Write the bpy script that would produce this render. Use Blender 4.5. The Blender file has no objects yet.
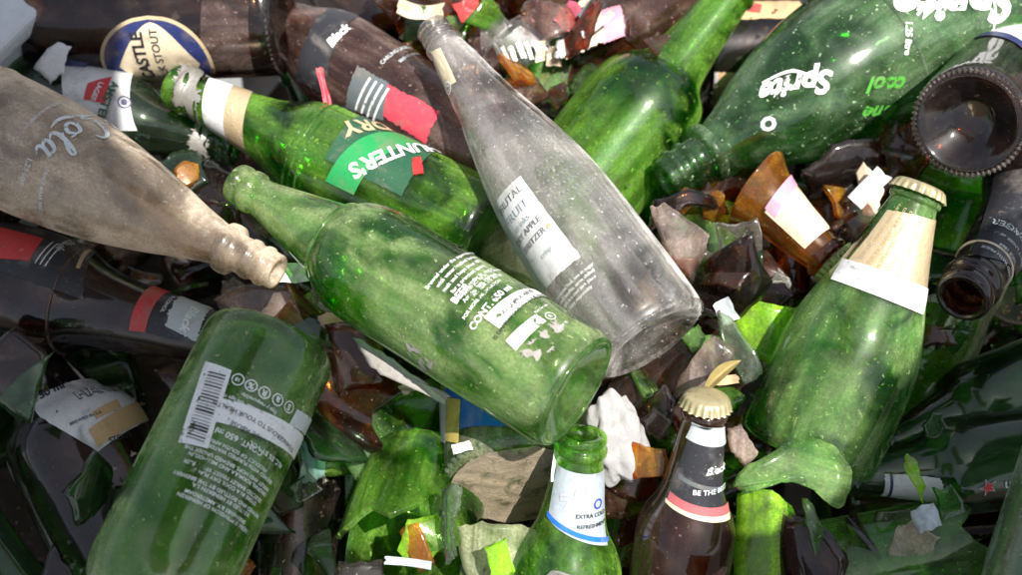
import bpy, bmesh, math, random
from mathutils import Vector, Matrix, noise
sc = bpy.context.scene
PI = math.pi
V = Vector
# ------------------------------------------------------------------ camera
LENS, DIST, PITCH = 50.0, 0.78, math.radians(60)
FPX = 1022 * LENS / 36.0
CAM = V((0, -DIST * math.cos(PITCH), DIST * math.sin(PITCH)))
FWD = V((0, math.cos(PITCH), -math.sin(PITCH)))
UP = V((0, math.sin(PITCH), math.cos(PITCH)))
RIGHT = V((1, 0, 0))
cd = bpy.data.cameras.new('camera')
cam = bpy.data.objects.new('camera', cd)
sc.collection.objects.link(cam)
cd.lens = LENS
cd.sensor_width = 36
cd.clip_start = 0.01
cd.clip_end = 200
cam.matrix_world = Matrix.Translation(CAM) @ Matrix((RIGHT, UP, -FWD)).transposed().to_4x4()
cd.dof.use_dof = True
cd.dof.focus_distance = 0.745
cd.dof.aperture_fstop = 7.1
sc.camera = cam
# ------------------------------------------------------------------ sky, sun, exposure
SUN = V((0.30, -0.22, 0.92)).normalized()
w = bpy.data.worlds.new("World")
sc.world = w
w.use_nodes = True
nt = w.node_tree
sky = nt.nodes.new('ShaderNodeTexSky')
sky.sky_type = 'NISHITA'
sky.sun_disc = False
sky.sun_elevation = math.asin(SUN.z)
sky.sun_rotation = math.atan2(SUN.x, SUN.y)
hz = nt.nodes.new('ShaderNodeHueSaturation')      # hazy, less blue sky
hz.inputs['Saturation'].default_value = 0.45
nt.links.new(sky.outputs[0], hz.inputs['Color'])
nt.links.new(hz.outputs[0], nt.nodes['Background'].inputs[0])
nt.nodes['Background'].inputs[1].default_value = 0.092
sl = bpy.data.lights.new('sun', 'SUN')
sl.energy = 5.0
sl.angle = math.radians(0.53)
sl.color = (1.0, 0.96, 0.9)
so = bpy.data.objects.new('sun', sl)
sc.collection.objects.link(so)
so.rotation_euler = SUN.to_track_quat('Z', 'Y').to_euler()
so.location = SUN * 5
sc.view_settings.view_transform = 'Standard'
sc.view_settings.look = 'None'
sc.view_settings.exposure = 0.78
sc.view_settings.gamma = 1
sc.cycles.max_bounces = 10
sc.cycles.transparent_max_bounces = 48
sc.cycles.diffuse_bounces = 3
sc.cycles.glossy_bounces = 3
sc.cycles.transmission_bounces = 6
sc.cycles.caustics_reflective = False
sc.cycles.caustics_refractive = False
sc.cycles.sample_clamp_indirect = 4
sc.cycles.use_denoising = True
rnd = random.Random(11)

# ------------------------------------------------------------------ rays and points
def ray(x, y):
    return (FWD + RIGHT * ((x - 511) / FPX) - UP * ((y - 287.5) / FPX)).normalized()
def P(x, y, h=0.0):
    d = ray(x, y)
    return CAM + d * ((h - CAM.z) / d.z)
def depth(p):
    return (p - CAM).dot(FWD)

# ------------------------------------------------------------------ materials
MATS = {}
class NB:
    def __init__(s, name):
        s.m = bpy.data.materials.new(name); s.m.use_nodes = True
        s.t = s.m.node_tree
        for n in list(s.t.nodes): s.t.nodes.remove(n)
        s.out = s.t.nodes.new('ShaderNodeOutputMaterial')
    def n(s, kind, **kw):
        n = s.t.nodes.new(kind)
        for k, v in kw.items(): setattr(n, k, v)
        return n
    def l(s, a, b): s.t.links.new(a, b)
    def math(s, op, a, b=None, c=None, clamp=False):
        n = s.n('ShaderNodeMath', operation=op); n.use_clamp = clamp
        for i, v in enumerate((a, b, c)):
            if v is None: continue
            if isinstance(v, (int, float)): n.inputs[i].default_value = v
            else: s.l(v, n.inputs[i])
        return n.outputs[0]
    def coords(s, scale=(1, 1, 1)):
        tc = s.n('ShaderNodeTexCoord'); oi = s.n('ShaderNodeObjectInfo')
        mp = s.n('ShaderNodeMapping'); mp.inputs['Scale'].default_value = scale
        s.l(tc.outputs['Object'], mp.inputs['Vector'])
        ad = s.n('ShaderNodeVectorMath', operation='ADD')
        m = s.math('MULTIPLY', oi.outputs['Random'], 37.0)
        s.l(mp.outputs[0], ad.inputs[0]); s.l(m, ad.inputs[1])
        return ad.outputs[0]
    def noise(s, vec, scale, detail=3, rough=0.5, dist=0.0):
        n = s.n('ShaderNodeTexNoise'); s.l(vec, n.inputs['Vector'])
        n.inputs['Scale'].default_value = scale; n.inputs['Detail'].default_value = detail
        n.inputs['Roughness'].default_value = rough; n.inputs['Distortion'].default_value = dist
        return n.outputs['Fac']
    def ramp(s, v, lo, hi, a=0.0, b=1.0):
        n = s.n('ShaderNodeMapRange', interpolation_type='SMOOTHSTEP')
        s.l(v, n.inputs[0])
        for i, q in zip((1, 2, 3, 4), (lo, hi, a, b)): n.inputs[i].default_value = q
        return n.outputs[0]
    def mixc(s, f, a, b):
        n = s.n('ShaderNodeMix', data_type='RGBA')
        if isinstance(f, (int, float)): n.inputs[0].default_value = f
        else: s.l(f, n.inputs[0])
        for i, v in ((6, a), (7, b)):
            if isinstance(v, tuple): n.inputs[i].default_value = v + (1,) * (4 - len(v))
            else: s.l(v, n.inputs[i])
        return n.outputs[2]
    def mixs(s, f, a, b):
        n = s.n('ShaderNodeMixShader')
        if isinstance(f, (int, float)): n.inputs[0].default_value = f
        else: s.l(f, n.inputs[0])
        s.l(a, n.inputs[1]); s.l(b, n.inputs[2])
        return n.outputs[0]

def glass(name, col, dust=0.1, dust_glow_col=(0.4, 0.42, 0.35), wob=0.12, var=0.45, refr=0.3, blot=0.6, grime=(0.25, 0.2, 0.14), spots=0.3, edge=0.6, runk=0.45, sheen=0.010):
    """bottle glass: each wall surface lets the light through tinted by the depth of glass crossed,
    with a film of dust, scratches and dried dirt on it; lime dust patches paint in sunlit glow"""
    b = NB(name)
    co = b.coords(); geo = b.n('ShaderNodeNewGeometry')
    big = b.noise(co, 20, 4, 0.6, 0.8)
    med = b.noise(co, 75, 5, 0.68, 0.4)
    fine = b.noise(co, 620, 2, 0.6)
    scr = b.noise(b.coords((700, 700, 22)), 1, 3, 0.6, 0.4)
    run = b.noise(b.coords((90, 90, 9)), 1, 4, 0.6, 0.8)
    bump = b.n('ShaderNodeBump'); bump.inputs['Strength'].default_value = wob
    bump.inputs['Distance'].default_value = 0.004
    b.l(b.math('ADD', b.noise(co, 45, 2, 0.5), b.math('MULTIPLY', fine, 0.05)), bump.inputs['Height'])
    dt = b.n('ShaderNodeVectorMath', operation='DOT_PRODUCT')
    b.l(bump.outputs[0], dt.inputs[0]); b.l(geo.outputs['Incoming'], dt.inputs[1])
    cosv = b.math('ABSOLUTE', dt.outputs['Value'])
    path = b.math('DIVIDE', 1.0, b.math('MAXIMUM', cosv, 0.22))
    tpath = b.math('MULTIPLY', path, b.ramp(b.noise(co, 34, 5, 0.62, 1.8), 0.34, 0.66, 1 - var, 1 + var))  # patchy tint paints in the light and dark sun patterns of glass
    cc = b.n('ShaderNodeCombineColor')
    for i in range(3):
        b.l(b.math('POWER', col[i], tpath), cc.inputs[i])
    tr = b.n('ShaderNodeBsdfTransparent'); b.l(cc.outputs[0], tr.inputs[0])
    base = tr.outputs[0]
    if refr:
        rf = b.n('ShaderNodeBsdfRefraction'); rf.inputs['IOR'].default_value = 1.45
        rf.inputs['Roughness'].default_value = 0.02
        b.l(cc.outputs[0], rf.inputs['Color']); b.l(bump.outputs[0], rf.inputs['Normal'])
        base = b.mixs(refr, base, rf.outputs[0])
    gl = b.n('ShaderNodeBsdfGlossy'); b.l(bump.outputs[0], gl.inputs['Normal'])
    b.l(b.ramp(med, 0.35, 0.7, 0.02, 0.10), gl.inputs['Roughness'])
    fr = b.math('MULTIPLY_ADD', b.math('POWER', b.math('SUBTRACT', 1.0, cosv), 4.0), 0.75, 0.065)
    sh = b.mixs(fr, base, gl.outputs[0])
    g2 = b.n('ShaderNodeBsdfGlossy'); b.l(bump.outputs[0], g2.inputs['Normal']); g2.inputs['Roughness'].default_value = 0.36
    sh = b.mixs(sheen, sh, g2.outputs[0])
    df = b.n('ShaderNodeBsdfDiffuse'); tl = b.n('ShaderNodeBsdfTranslucent')
    dc = b.mixc(b.ramp(med, 0.45, 0.65), dust_glow_col, tuple(x * 0.65 + y * 0.35 for x, y in zip(dust_glow_col, grime)))
    b.l(dc, df.inputs[0]); b.l(dc, tl.inputs[0])
    dsh = b.mixs(0.5, df.outputs[0], tl.outputs[0])
    k = b.math('MULTIPLY', b.ramp(big, 0.40, 0.62, 1 - blot, 1 + blot), b.ramp(fine, 0.35, 0.7, 0.8 * dust, 1.35 * dust))
    k = b.math('MULTIPLY', k, b.ramp(run, 0.36, 0.64, 1 - runk, 1 + runk))
    k = b.math('MULTIPLY', k, b.math('POWER', path, edge))
    k = b.math('ADD', k, b.math('MULTIPLY', b.ramp(scr, 0.66, 0.76), dust * 1.2))
    k = b.math('ADD', k, b.math('MULTIPLY', b.ramp(med, 0.64, 0.72), spots))
    k = b.math('ADD', k, b.math('MULTIPLY', b.ramp(b.noise(co, 330, 3, 0.6, 0.3), 0.655, 0.70), spots * 1.3))
    k = b.math('ADD', k, b.math('MULTIPLY', b.ramp(b.noise(b.coords((24, 500, 500)), 1, 3, 0.6, 0.5), 0.68, 0.76), spots * 0.6))
    b.l(b.mixs(b.math('MINIMUM', k, 0.94), sh, dsh), b.out.inputs[0])
    MATS[name] = b.m
    return b.m

def plain(name, col, rough=0.6, metal=0.0, var=0.25, scale=60, bump=0.2, dirt=(0.2, 0.16, 0.12), dirtamt=0.55, trans=0.0, spec=0.4, wear=0.0):
    b = NB(name)
    co = b.coords()
    n1 = b.noise(co, scale, 5, 0.6, 0.3); n2 = b.noise(co, scale * 9, 3, 0.6)
    c = b.mixc(b.ramp(n2, 0.3, 0.7, 0, var), tuple(col), tuple(x * 0.6 for x in col))
    c = b.mixc(b.ramp(n1, 0.5, 0.72, 0, dirtamt), c, dirt)
    n3 = b.noise(co, scale * 2.6, 6, 0.72, 0.8)
    c = b.mixc(b.ramp(n3, 0.60, 0.70, 0, dirtamt * 0.9), c, dirt)
    n4 = b.noise(b.coords((40, 600, 600)), 1, 3, 0.6, 0.5)
    c = b.mixc(b.ramp(n4, 0.66, 0.74, 0, min(1, dirtamt)), c, (0.45, 0.43, 0.40))
    p = b.n('ShaderNodeBsdfPrincipled')
    b.l(c, p.inputs['Base Color']); p.inputs['Roughness'].default_value = rough
    p.inputs['Metallic'].default_value = metal
    p.inputs['Specular IOR Level'].default_value = spec
    bp = b.n('ShaderNodeBump'); bp.inputs['Strength'].default_value = bump; bp.inputs['Distance'].default_value = 0.001
    b.l(b.math('ADD', n1, b.math('MULTIPLY', n2, 0.3)), bp.inputs['Height']); b.l(bp.outputs[0], p.inputs['Normal'])
    o = p.outputs[0]
    if trans:
        tl = b.n('ShaderNodeBsdfTranslucent'); b.l(c, tl.inputs[0])
        o = b.mixs(trans, o, tl.outputs[0])
    if wear:
        tp = b.n('ShaderNodeBsdfTransparent')
        wv = b.math('MULTIPLY_ADD', b.noise(co, 260, 4, 0.7), 0.6, b.math('MULTIPLY', b.noise(co, 55, 3, 0.6), 0.5))
        o = b.mixs(b.ramp(wv, .62 - wear * .2, .70 - wear * .2), o, tp.outputs[0])
    b.l(o, b.out.inputs[0])
    MATS[name] = b.m
    return b.m

# glass kinds (transmission of ONE wall surface; a wall has two)
glass('green_glass', (0.62, 0.93, 0.40), 0.085, (0.62, 0.92, 0.34), var=.8, spots=.4, blot=1.0)
glass('green_glass_dusty', (0.68, 0.93, 0.42), 0.10, (0.78, 0.92, 0.46), var=0.75, refr=0.3, blot=1.0, spots=.4, runk=.4, sheen=.015)
glass('green_base', (0.70, 0.95, 0.46), 0.06, (0.6, 0.8, 0.4), var=0.6, refr=0.5, blot=0.5, spots=.05)
glass('dark_amber_glass', (0.44, 0.18, 0.08), 0.025, (0.50, 0.40, 0.36), refr=.3, spots=.15, var=.7)
glass('green_glass_clean', (0.52, 0.90, 0.26), 0.085, (0.52, 0.98, 0.14), refr=.5, blot=1.0, spots=.3, var=.75)  # lime patches in the dust layer stand in for sun focused through the glass
glass('dark_green_glass', (0.42, 0.68, 0.38), 0.025, (0.35, 0.5, 0.32), spots=.15)
glass('sprite_glass', (0.50, 0.84, 0.44), 0.085, (0.62, 0.84, 0.52), blot=.85, spots=.7, var=.7)
glass('lime_glass', (0.80, 0.98, 0.30), 0.34, (0.50, 0.92, 0.06), wob=0.3, blot=.7, var=.7)
glass('amber_glass', (0.74, 0.38, 0.15), 0.04, (0.60, 0.40, 0.28), refr=.4, spots=.3, var=.7)
glass('amber_glass_dusty', (0.76, 0.46, 0.30), 0.11, (0.68, 0.48, 0.42), refr=.4, var=.7, spots=.4)
glass('orange_glass', (0.96, 0.60, 0.14), 0.14, (0.92, 0.48, 0.06), var=.6)
glass('clear_glass', (0.985, 0.975, 0.965), 0.065, (1.0, 0.96, 0.92), var=0.3, refr=.3, blot=1.0, spots=.45, edge=1.5, runk=.5, grime=(.6, .52, .45), sheen=.03)
glass('clear_glass_dirty', (0.90, 0.86, 0.80), 0.27, (0.97, 0.83, 0.66), refr=0.2, grime=(0.4, 0.3, 0.2), blot=.75, edge=.85, runk=.25, sheen=.03)
glass('smoky_glass', (0.86, 0.76, 0.70), 0.05, (0.82, 0.70, 0.64), wob=0.2, refr=.5, spots=.4)
glass('smoky_slab', (0.84, 0.72, 0.66), 0.17, (0.84, 0.68, 0.60), wob=0.15, refr=.3, spots=.3, blot=.8)
glass('grey_green_glass', (0.76, 0.87, 0.74), 0.11, (0.62, 0.72, 0.56), refr=.4)
glass('pale_green_dusty', (0.80, 0.90, 0.64), 0.30, (0.74, 0.78, 0.50), refr=.1)
plain('paper_white', (0.80, 0.80, 0.80), 0.55, trans=0.1)
plain('paper_grey', (0.50, 0.55, 0.56), 0.5)
plain('paper_cream', (0.72, 0.60, 0.42), 0.55)
plain('paper_tan', (0.62, 0.42, 0.22), 0.6)
plain('paper_pink', (0.62, 0.13, 0.20), 0.55)
plain('paper_rose', (0.75, 0.30, 0.42), 0.55)
plain('paper_crimson', (0.58, 0.06, 0.09), 0.45)
plain('paper_red', (0.55, 0.05, 0.05), 0.45)
plain('paper_black', (0.03, 0.03, 0.035), 0.4, dirt=(0.25, 0.22, 0.2), dirtamt=0.5)
plain('paper_slate', (0.12, 0.14, 0.15), 0.4)
plain('paper_teal', (0.20, 0.38, 0.31), 0.45)
plain('paper_blue', (0.02, 0.16, 0.66), 0.35, dirt=(0.3, 0.35, 0.5), dirtamt=0.5)
plain('paper_navy', (0.02, 0.03, 0.12), 0.5)
plain('paper_green', (0.02, 0.28, 0.08), 0.4)
plain('paper_darkgreen', (0.02, 0.09, 0.045), 0.4)
plain('paper_silver', (0.55, 0.62, 0.68), 0.4, metal=0.3)
plain('paper_yellow', (0.75, 0.58, 0.15), 0.5)
plain('foil_gold', (0.85, 0.66, 0.40), 0.32, metal=0.55, bump=1.0, scale=120, dirtamt=0.15)
plain('paper_foil', (0.42, 0.40, 0.36), 0.4, metal=.5, bump=.8)
plain('paper_dusk', (0.50, 0.12, 0.13), 0.5)
plain('cap_gold', (0.62, 0.52, 0.30), 0.35, metal=0.6, bump=0.2, scale=200)
plain('ink_white', (0.80, 0.81, 0.79), 0.5, var=0.2, dirtamt=0.25, wear=.08)
plain('ink_dirty_white', (0.62, 0.66, 0.66), 0.5, var=0.3, dirtamt=0.3, wear=.12)
plain('ink_black', (0.02, 0.02, 0.022), 0.5, dirtamt=0.1)
plain('ink_grey', (0.20, 0.20, 0.21), 0.5, dirtamt=0.1)
plain('ink_pale', (0.45, 0.47, 0.5), 0.5)
plain('ink_green', (0.02, 0.10, 0.05), 0.5)
plain('ink_blue', (0.02, 0.05, 0.4), 0.5)
plain('ink_red', (0.6, 0.03, 0.03), 0.5)
plain('ink_lime', (0.08, 0.36, 0.04), 0.5, dirtamt=.6, wear=.3)
plain('ink_gold', (0.55, 0.42, 0.25), 0.45)
plain('dirt', (0.36, 0.29, 0.20), 0.9, scale=90, var=0.6, bump=1.0, dirt=(0.07, 0.07, 0.03), dirtamt=1.0)
plain('grey_residue', (0.36, 0.34, 0.31), 0.9, scale=150, var=0.4, bump=0.6)
plain('soil', (0.06, 0.045, 0.035), 0.95, scale=40, var=0.6, bump=1.0)
plain('painted_steel', (0.62, 0.64, 0.66), 0.5, scale=12, dirt=(0.35, 0.33, 0.3), dirtamt=0.6)
plain('leaf', (0.50, 0.40, 0.16), 0.55, trans=0.3, dirt=(0.25, 0.16, 0.06))
plain('plastic', (0.62, 0.61, 0.60), 0.25, trans=0.45, scale=90, dirtamt=0.1, bump=0.6)

# ------------------------------------------------------------------ object helpers
COL = sc.collection
def tag(o, label=None, cat=None, group=None, kind=None):
    if label: o['label'] = label
    if cat: o['category'] = cat
    if group: o['group'] = group
    if kind: o['kind'] = kind
    return o
def link(name, verts, faces, mat, parent=None, smooth=True, flat=()):
    me = bpy.data.meshes.new(name)
    me.from_pydata([tuple(v) for v in verts], [], faces)
    if smooth:
        fl = set(flat)
        me.polygons.foreach_set('use_smooth', [i not in fl for i in range(len(me.polygons))])
    me.materials.append(MATS[mat])
    me.update()
    o = bpy.data.objects.new(name, me)
    COL.objects.link(o)
    if parent is not None: o.parent = parent
    return o

# profiles: (height share, radius share); starts on the base at the centre
def prof(pts, base=0.05):
    head = [(base, 0.0), (base * 0.9, 0.35), (base * 0.45, 0.62), (0.004, 0.80), (0.0, 0.86)]
    full = head + pts
    out = []
    n = len(full)
    for i in range(n - 1):
        p0, p1, p2, p3 = full[max(i - 1, 0)], full[i], full[i + 1], full[min(i + 2, n - 1)]
        d = math.hypot(p2[0] - p1[0], (p2[1] - p1[1]) * 0.2)
        k = max(2, min(7, int(d / 0.012)))
        for j in range(k):
            t = j / k
            q = []
            for c in (0, 1):
                m1 = (p2[c] - p0[c]) * 0.35; m2 = (p3[c] - p1[c]) * 0.35
                t2, t3 = t * t, t * t * t
                q.append((2*t3-3*t2+1)*p1[c] + (t3-2*t2+t)*m1 + (-2*t3+3*t2)*p2[c] + (t3-t2)*m2)
            out.append((q[0], max(q[1], 0.0)))
    out.append(full[-1])
    out[0] = (out[0][0], 0.0)
    return out
PR = {
 'beer': prof([(.006, .93), (.022, .985), (.05, 1), (.20, 1), (.40, 1), (.56, 1), (.61, .97), (.65, .88), (.68, .74), (.70, .66),
               (.76, .56), (.83, .45), (.90, .34), (.93, .315), (.937, .365), (.955, .37), (.962, .325), (.972, .32), (.978, .35), (.995, .34), (1, .31)]),
 'step': prof([(.006, .93), (.022, .985), (.05, 1), (.20, 1), (.40, 1), (.52, .99), (.585, .92), (.625, .79), (.645, .67), (.66, .58), (.68, .52), (.71, .485), (.78, .43), (.90, .36), (.93, .34), (.937, .38), (.955, .38), (.962, .34), (1, .32)]),
 'cone': prof([(.006, .93), (.022, .985), (.05, 1), (.20, 1), (.36, .99), (.46, .93), (.56, .81), (.66, .66), (.76, .53), (.86, .42), (.92, .355), (.937, .34), (.942, .37), (.955, .375), (.962, .34), (.972, .34), (.978, .36), (.995, .355), (1, .33)]),
 'longneck': prof([(.006, .93), (.02, .985), (.05, 1), (.25, 1), (.50, 1), (.55, .97), (.60, .86), (.65, .70), (.70, .60),
               (.78, .52), (.86, .46), (.91, .41), (.93, .405), (.937, .45), (.955, .455), (.962, .405), (.972, .405), (.978, .43), (.995, .42), (1, .39)]),
 'coke': prof([(.006, .88), (.025, .94), (.07, .96), (.2, .93), (.33, .96), (.44, 1), (.53, .985), (.62, .91), (.70, .78), (.78, .60),
               (.85, .41), (.895, .31), (.90, .30), (.905, .375), (.92, .375), (.925, .285), (.945, .275), (.949, .30), (.956, .30), (.96, .27), (.97, .27), (.974, .295), (.981, .295), (.985, .265), (1, .255)]),
 'sprite': prof([(.006, .93), (.022, .98), (.05, 1), (.3, .99), (.50, 1), (.58, .98), (.65, .92), (.72, .80), (.79, .62),
               (.85, .42), (.885, .33), (.89, .31), (.895, .38), (.912, .38), (.917, .285), (.94, .275), (.944, .305), (.952, .305), (.956, .27), (.967, .27), (.971, .30), (.979, .30), (.983, .265), (1, .255)]),
 'spritzer': prof([(.008, .94), (.02, .985), (.05, 1), (.15, .995), (.30, .965), (.42, .92), (.52, .83), (.62, .69), (.72, .54), (.80, .44), (.87, .37),
               (.915, .31), (.92, .30), (.925, .335), (.937, .335), (.94, .28), (.955, .275), (.958, .305), (.966, .305), (.969, .27), (.98, .27), (.984, .295), (.992, .295), (1, .255)], base=.045),
}
def prof_r(pr, s):
    """outer radius share at height share s (side of the bottle only)"""
    st = 0
    for i, (a, r) in enumerate(pr):
        if a <= 0.0005 and i > 3: st = i
    last = pr[st]
    if s <= last[0]: return last[1]
    for q in pr[st + 1:]:
        if q[0] >= s:
            t = (s - last[0]) / max(1e-9, q[0] - last[0])
            return last[1] + (q[1] - last[1]) * t
        last = q
    return pr[-1][1]

def jag(seed, n, lo, hi):
    r = random.Random(seed)
    ks = [r.uniform(lo, hi) for _ in range(n)]
    def f(t):
        x = (t / (2 * PI) * n) % n
        i = int(x); k = x - i
        return ks[i] * (1 - k) + ks[(i + 1) % n] * k
    return f

FLAT = []
def shell(pr, L, R, t=0.003, a_lo=None, a_hi=None, th0=0.0, th1=2*PI, nt_=64, centre=(0, 0, 0)):
    """glass wall between two cuts of the profile, outer and inner face and the broken rims"""
    N = len(pr)
    full = th1 - th0 > 2 * PI - 1e-4
    outer = [(s * L, r * R) for s, r in pr]
    inner = []
    for i, (z, r) in enumerate(outer):
        up = t * 1.6 if z < 0.06 * L else t * 1.6 * max(0, 1 - (z - 0.06 * L) / (0.04 * L))
        inner.append((z + up if z < 0.985 * L else z, max(r - t, 0.0)))
    def at(arr, a):
        x = min(max(a, 0), 1) * (N - 1); i = min(int(x), N - 2); k = x - i
        return (arr[i][0] * (1 - k) + arr[i+1][0] * k, arr[i][1] * (1 - k) + arr[i+1][1] * k)
    cols = nt_ if full else nt_ + 1
    cut = a_lo is not None or a_hi is not None
    K = N if not cut else max(10, int(N * 0.8))
    verts, faces = [], []
    for c in range(cols):
        th = th0 + (th1 - th0) * c / nt_
        lo = a_lo(th) if a_lo else 0.0
        hi = a_hi(th) if a_hi else 1.0
        ct, st = math.cos(th), math.sin(th)
        for k in range(K):
            z, r = at(outer, lo + (hi - lo) * k / (K - 1)); verts.append((r * ct, r * st, z))
        for k in range(K - 1, -1, -1):
            z, r = at(inner, lo + (hi - lo) * k / (K - 1)); verts.append((r * ct, r * st, z))
    M = 2 * K
    FLAT.clear()
    for c in range(nt_):
        a = c * M; b = ((c + 1) % cols) * M
        for k in range(M):
            if k == M - 1 and a_lo is None: continue
            k2 = (k + 1) % M
            if (k == K - 1 and a_hi is not None) or k == M - 1: FLAT.append(len(faces))
            faces.append((a + k, b + k, b + k2, a + k2))
    if not full:
        for a, flip in ((0, False), (nt_ * M, True)):
            for k in range(K - 1):
                f = (a + k, a + k + 1, a + M - 2 - k, a + M - 1 - k)
                FLAT.append(len(faces))
                faces.append(f[::-1] if flip else f)
    c = V(centre)
    return [V(v) - c for v in verts], faces

def arc_of(pr, s):
    st = max([i for i, (a, r) in enumerate(pr) if a <= 0.0005 and i > 3] + [0])
    for i in range(st, len(pr)):
        if pr[i][0] >= s: return i / (len(pr) - 1)
    return 1.0

BOTTLES = []
class Bottle:
    def __init__(s, name, pname, base, mouth, width, mat, label, cat='bottle', hb=0.0, hm=0.0, t=0.003, group=None,
                 cut=None, cutseed=1, wpos=0.3, keep='base', nj=18, has_parts=True, nt_=72, jamp=0.05, arc=None, lo=None, basemat=None):
        s.pr = PR[pname]
        b, m = P(base[0], base[1], hb), P(mouth[0], mouth[1], hm)
        s.b, s.m = b, m
        s.L = (m - b).length
        z = (m - b).normalized()
        mid = b + (m - b) * wpos
        s.R = width / 2 * depth(mid) / FPX
        x = (CAM - mid); x = (x - z * x.dot(z)).normalized()
        y = z.cross(x)
        s.M = Matrix.Translation(b) @ Matrix((x, y, z)).transposed().to_4x4()
        s.Mi = s.M.inverted()
        s.cut = cut; s.keep = keep
        BOTTLES.append(s); s.name = label
        kw = {}
        if cut is not None:
            a = arc_of(s.pr, cut)
            j = jag(cutseed, nj, -jamp, jamp)
            f = lambda th: min(max(a + j(th), 0.02), 0.985)
            kw = {'a_hi': f} if keep == 'base' else {'a_lo': f}
        if lo is not None:
            a2 = arc_of(s.pr, lo); j2 = jag(cutseed + 50, nj, -jamp, jamp)
            kw['a_hi'] = lambda th: min(a2 + j2(th), .985)
        if arc: kw['th0'], kw['th1'] = math.radians(arc[0]), math.radians(arc[1])
        vs, fs = shell(s.pr, s.L, s.R, t, nt_=nt_, **kw)
        if has_parts:
            s.o = bpy.data.objects.new(name, None); COL.objects.link(s.o)
            s.o.empty_display_size = 0.02
            s.o.matrix_world = s.M
            s.glass = link('glass_body', vs, fs, mat, s.o, flat=FLAT)
            if basemat:
                s.glass.data.materials.append(MATS[basemat])
                for p in s.glass.data.polygons:
                    if p.center.z < s.L * .07 and math.hypot(p.center.x, p.center.y) < s.R * .86: p.material_index = 1
        else:
            s.o = s.glass = link(name, vs, fs, mat, flat=FLAT)
            s.o.matrix_world = s.M
        tag(s.o, label, cat, group)
        s.px = depth(mid) / FPX
    def r(s, z): return prof_r(s.pr, z / s.L) * s.R
    def hit_back(s, x, y):
        """the same on the far wall, seen through the glass"""
        o = s.Mi @ CAM; d = (s.Mi.to_3x3() @ ray(x, y)).normalized()
        t = -(o.x * d.x + o.y * d.y) / max(1e-9, d.x * d.x + d.y * d.y)
        for i in range(400):
            q = o + d * (t + s.R * 3 * (1 - i / 400))
            if 0 <= q.z <= s.L and math.hypot(q.x, q.y) < s.r(q.z): return math.atan2(q.y, q.x) % (2 * PI), q.z
        return PI, s.L * .5
    def hit(s, x, y, off=0.0):
        """(angle, height) where the sight line meets the outside of the glass"""
        o = s.Mi @ CAM; d = (s.Mi.to_3x3() @ ray(x, y)).normalized()
        t = -(o.x * d.x + o.y * d.y) / max(1e-9, d.x * d.x + d.y * d.y)
        p = o + d * t
        best = None
        st = t - s.R * 3
        for i in range(400):
            q = o + d * (st + i * s.R * 3 / 400)
            if 0 <= q.z <= s.L and math.hypot(q.x, q.y) < s.r(q.z):
                best = q; break
        if best is None: best = p
        return math.atan2(best.y, best.x), min(max(best.z, 0.0), s.L)
    # --- decals
    def patch(s, name, corners, mat, eps=0.0004, torn=0.0, seed=0, nu=28, nv=16, parent=None, grow=0.0, cz=None, mask=None, shape=None):
        """label: four corners as (angle, height) or picture points; order: mouth-left, mouth-right, base-right, base-left"""
        if mask and nu == 28: nu, nv = 64, 44
        if len(corners) == 3:        # (centre, width px, height px)
            (cx, cy), w_, h_ = corners
            th, z = s.hit(cx, cy); dw = px(w_) / 2 / max(s.r(z), .004); dh = px(h_) / 2
            c = [(th - dw, z + dh), (th + dw, z + dh), (th + dw, z - dh), (th - dw, z - dh)]
        else: c = [s.hit(*q) if cz is None else q for q in corners]
        ml, mr, br, bl = c
        vs, fs = [], []
        for j in range(nv + 1):
            for i in range(nu + 1):
                u = i / nu; v = j / nv
                if shape: lo_, hi_ = shape(u); v = lo_ + (hi_ - lo_) * v
                uu = -grow + u * (1 + 2 * grow)
                th = (ml[0]*(1-uu) + mr[0]*uu) * (1-v) + (bl[0]*(1-uu) + br[0]*uu) * v
                z = (ml[1]*(1-uu) + mr[1]*uu) * (1-v) + (bl[1]*(1-uu) + br[1]*uu) * v
                if torn:
                    e = torn * noise.noise(V((i * 0.9, j * 0.9, seed * 7.3)))
                    if j in (0, nv): z += e
                    if i in (0, nu): th += e / max(s.R, 0.01)
                z = min(max(z, 0.002), s.L * 0.999)
                rr = s.r(z) + eps + 0.00015 * noise.noise(V((th * 6, z * 120, seed)))
                vs.append((rr * math.cos(th), rr * math.sin(th), z))
        for j in range(nv):
            for i in range(nu):
                if mask and not mask((i + .5) / nu, (j + .5) / nv): continue
                a = j * (nu + 1) + i
                fs.append((a + nu + 1, a + nu + 2, a + 1, a))
        return link(name, vs, fs, mat, parent or s.o)
    def wrap(s, polys, at, rot, eps):
        """bend flat shapes (x right, y up, metres) round the glass at (angle, height)"""
        th0, z0 = at
        cr, sr = math.cos(rot), math.sin(rot)
        out = []
        r0 = max(s.r(z0), 0.004)
        for p in polys:
            x, y = p[0] * cr - p[1] * sr, p[0] * sr + p[1] * cr
            z = min(max(z0 + y, 0.001), s.L)
            th = th0 + x / r0
            rr = s.r(z) + eps
            out.append((rr * math.cos(th), rr * math.sin(th), z))
        return out
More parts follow.
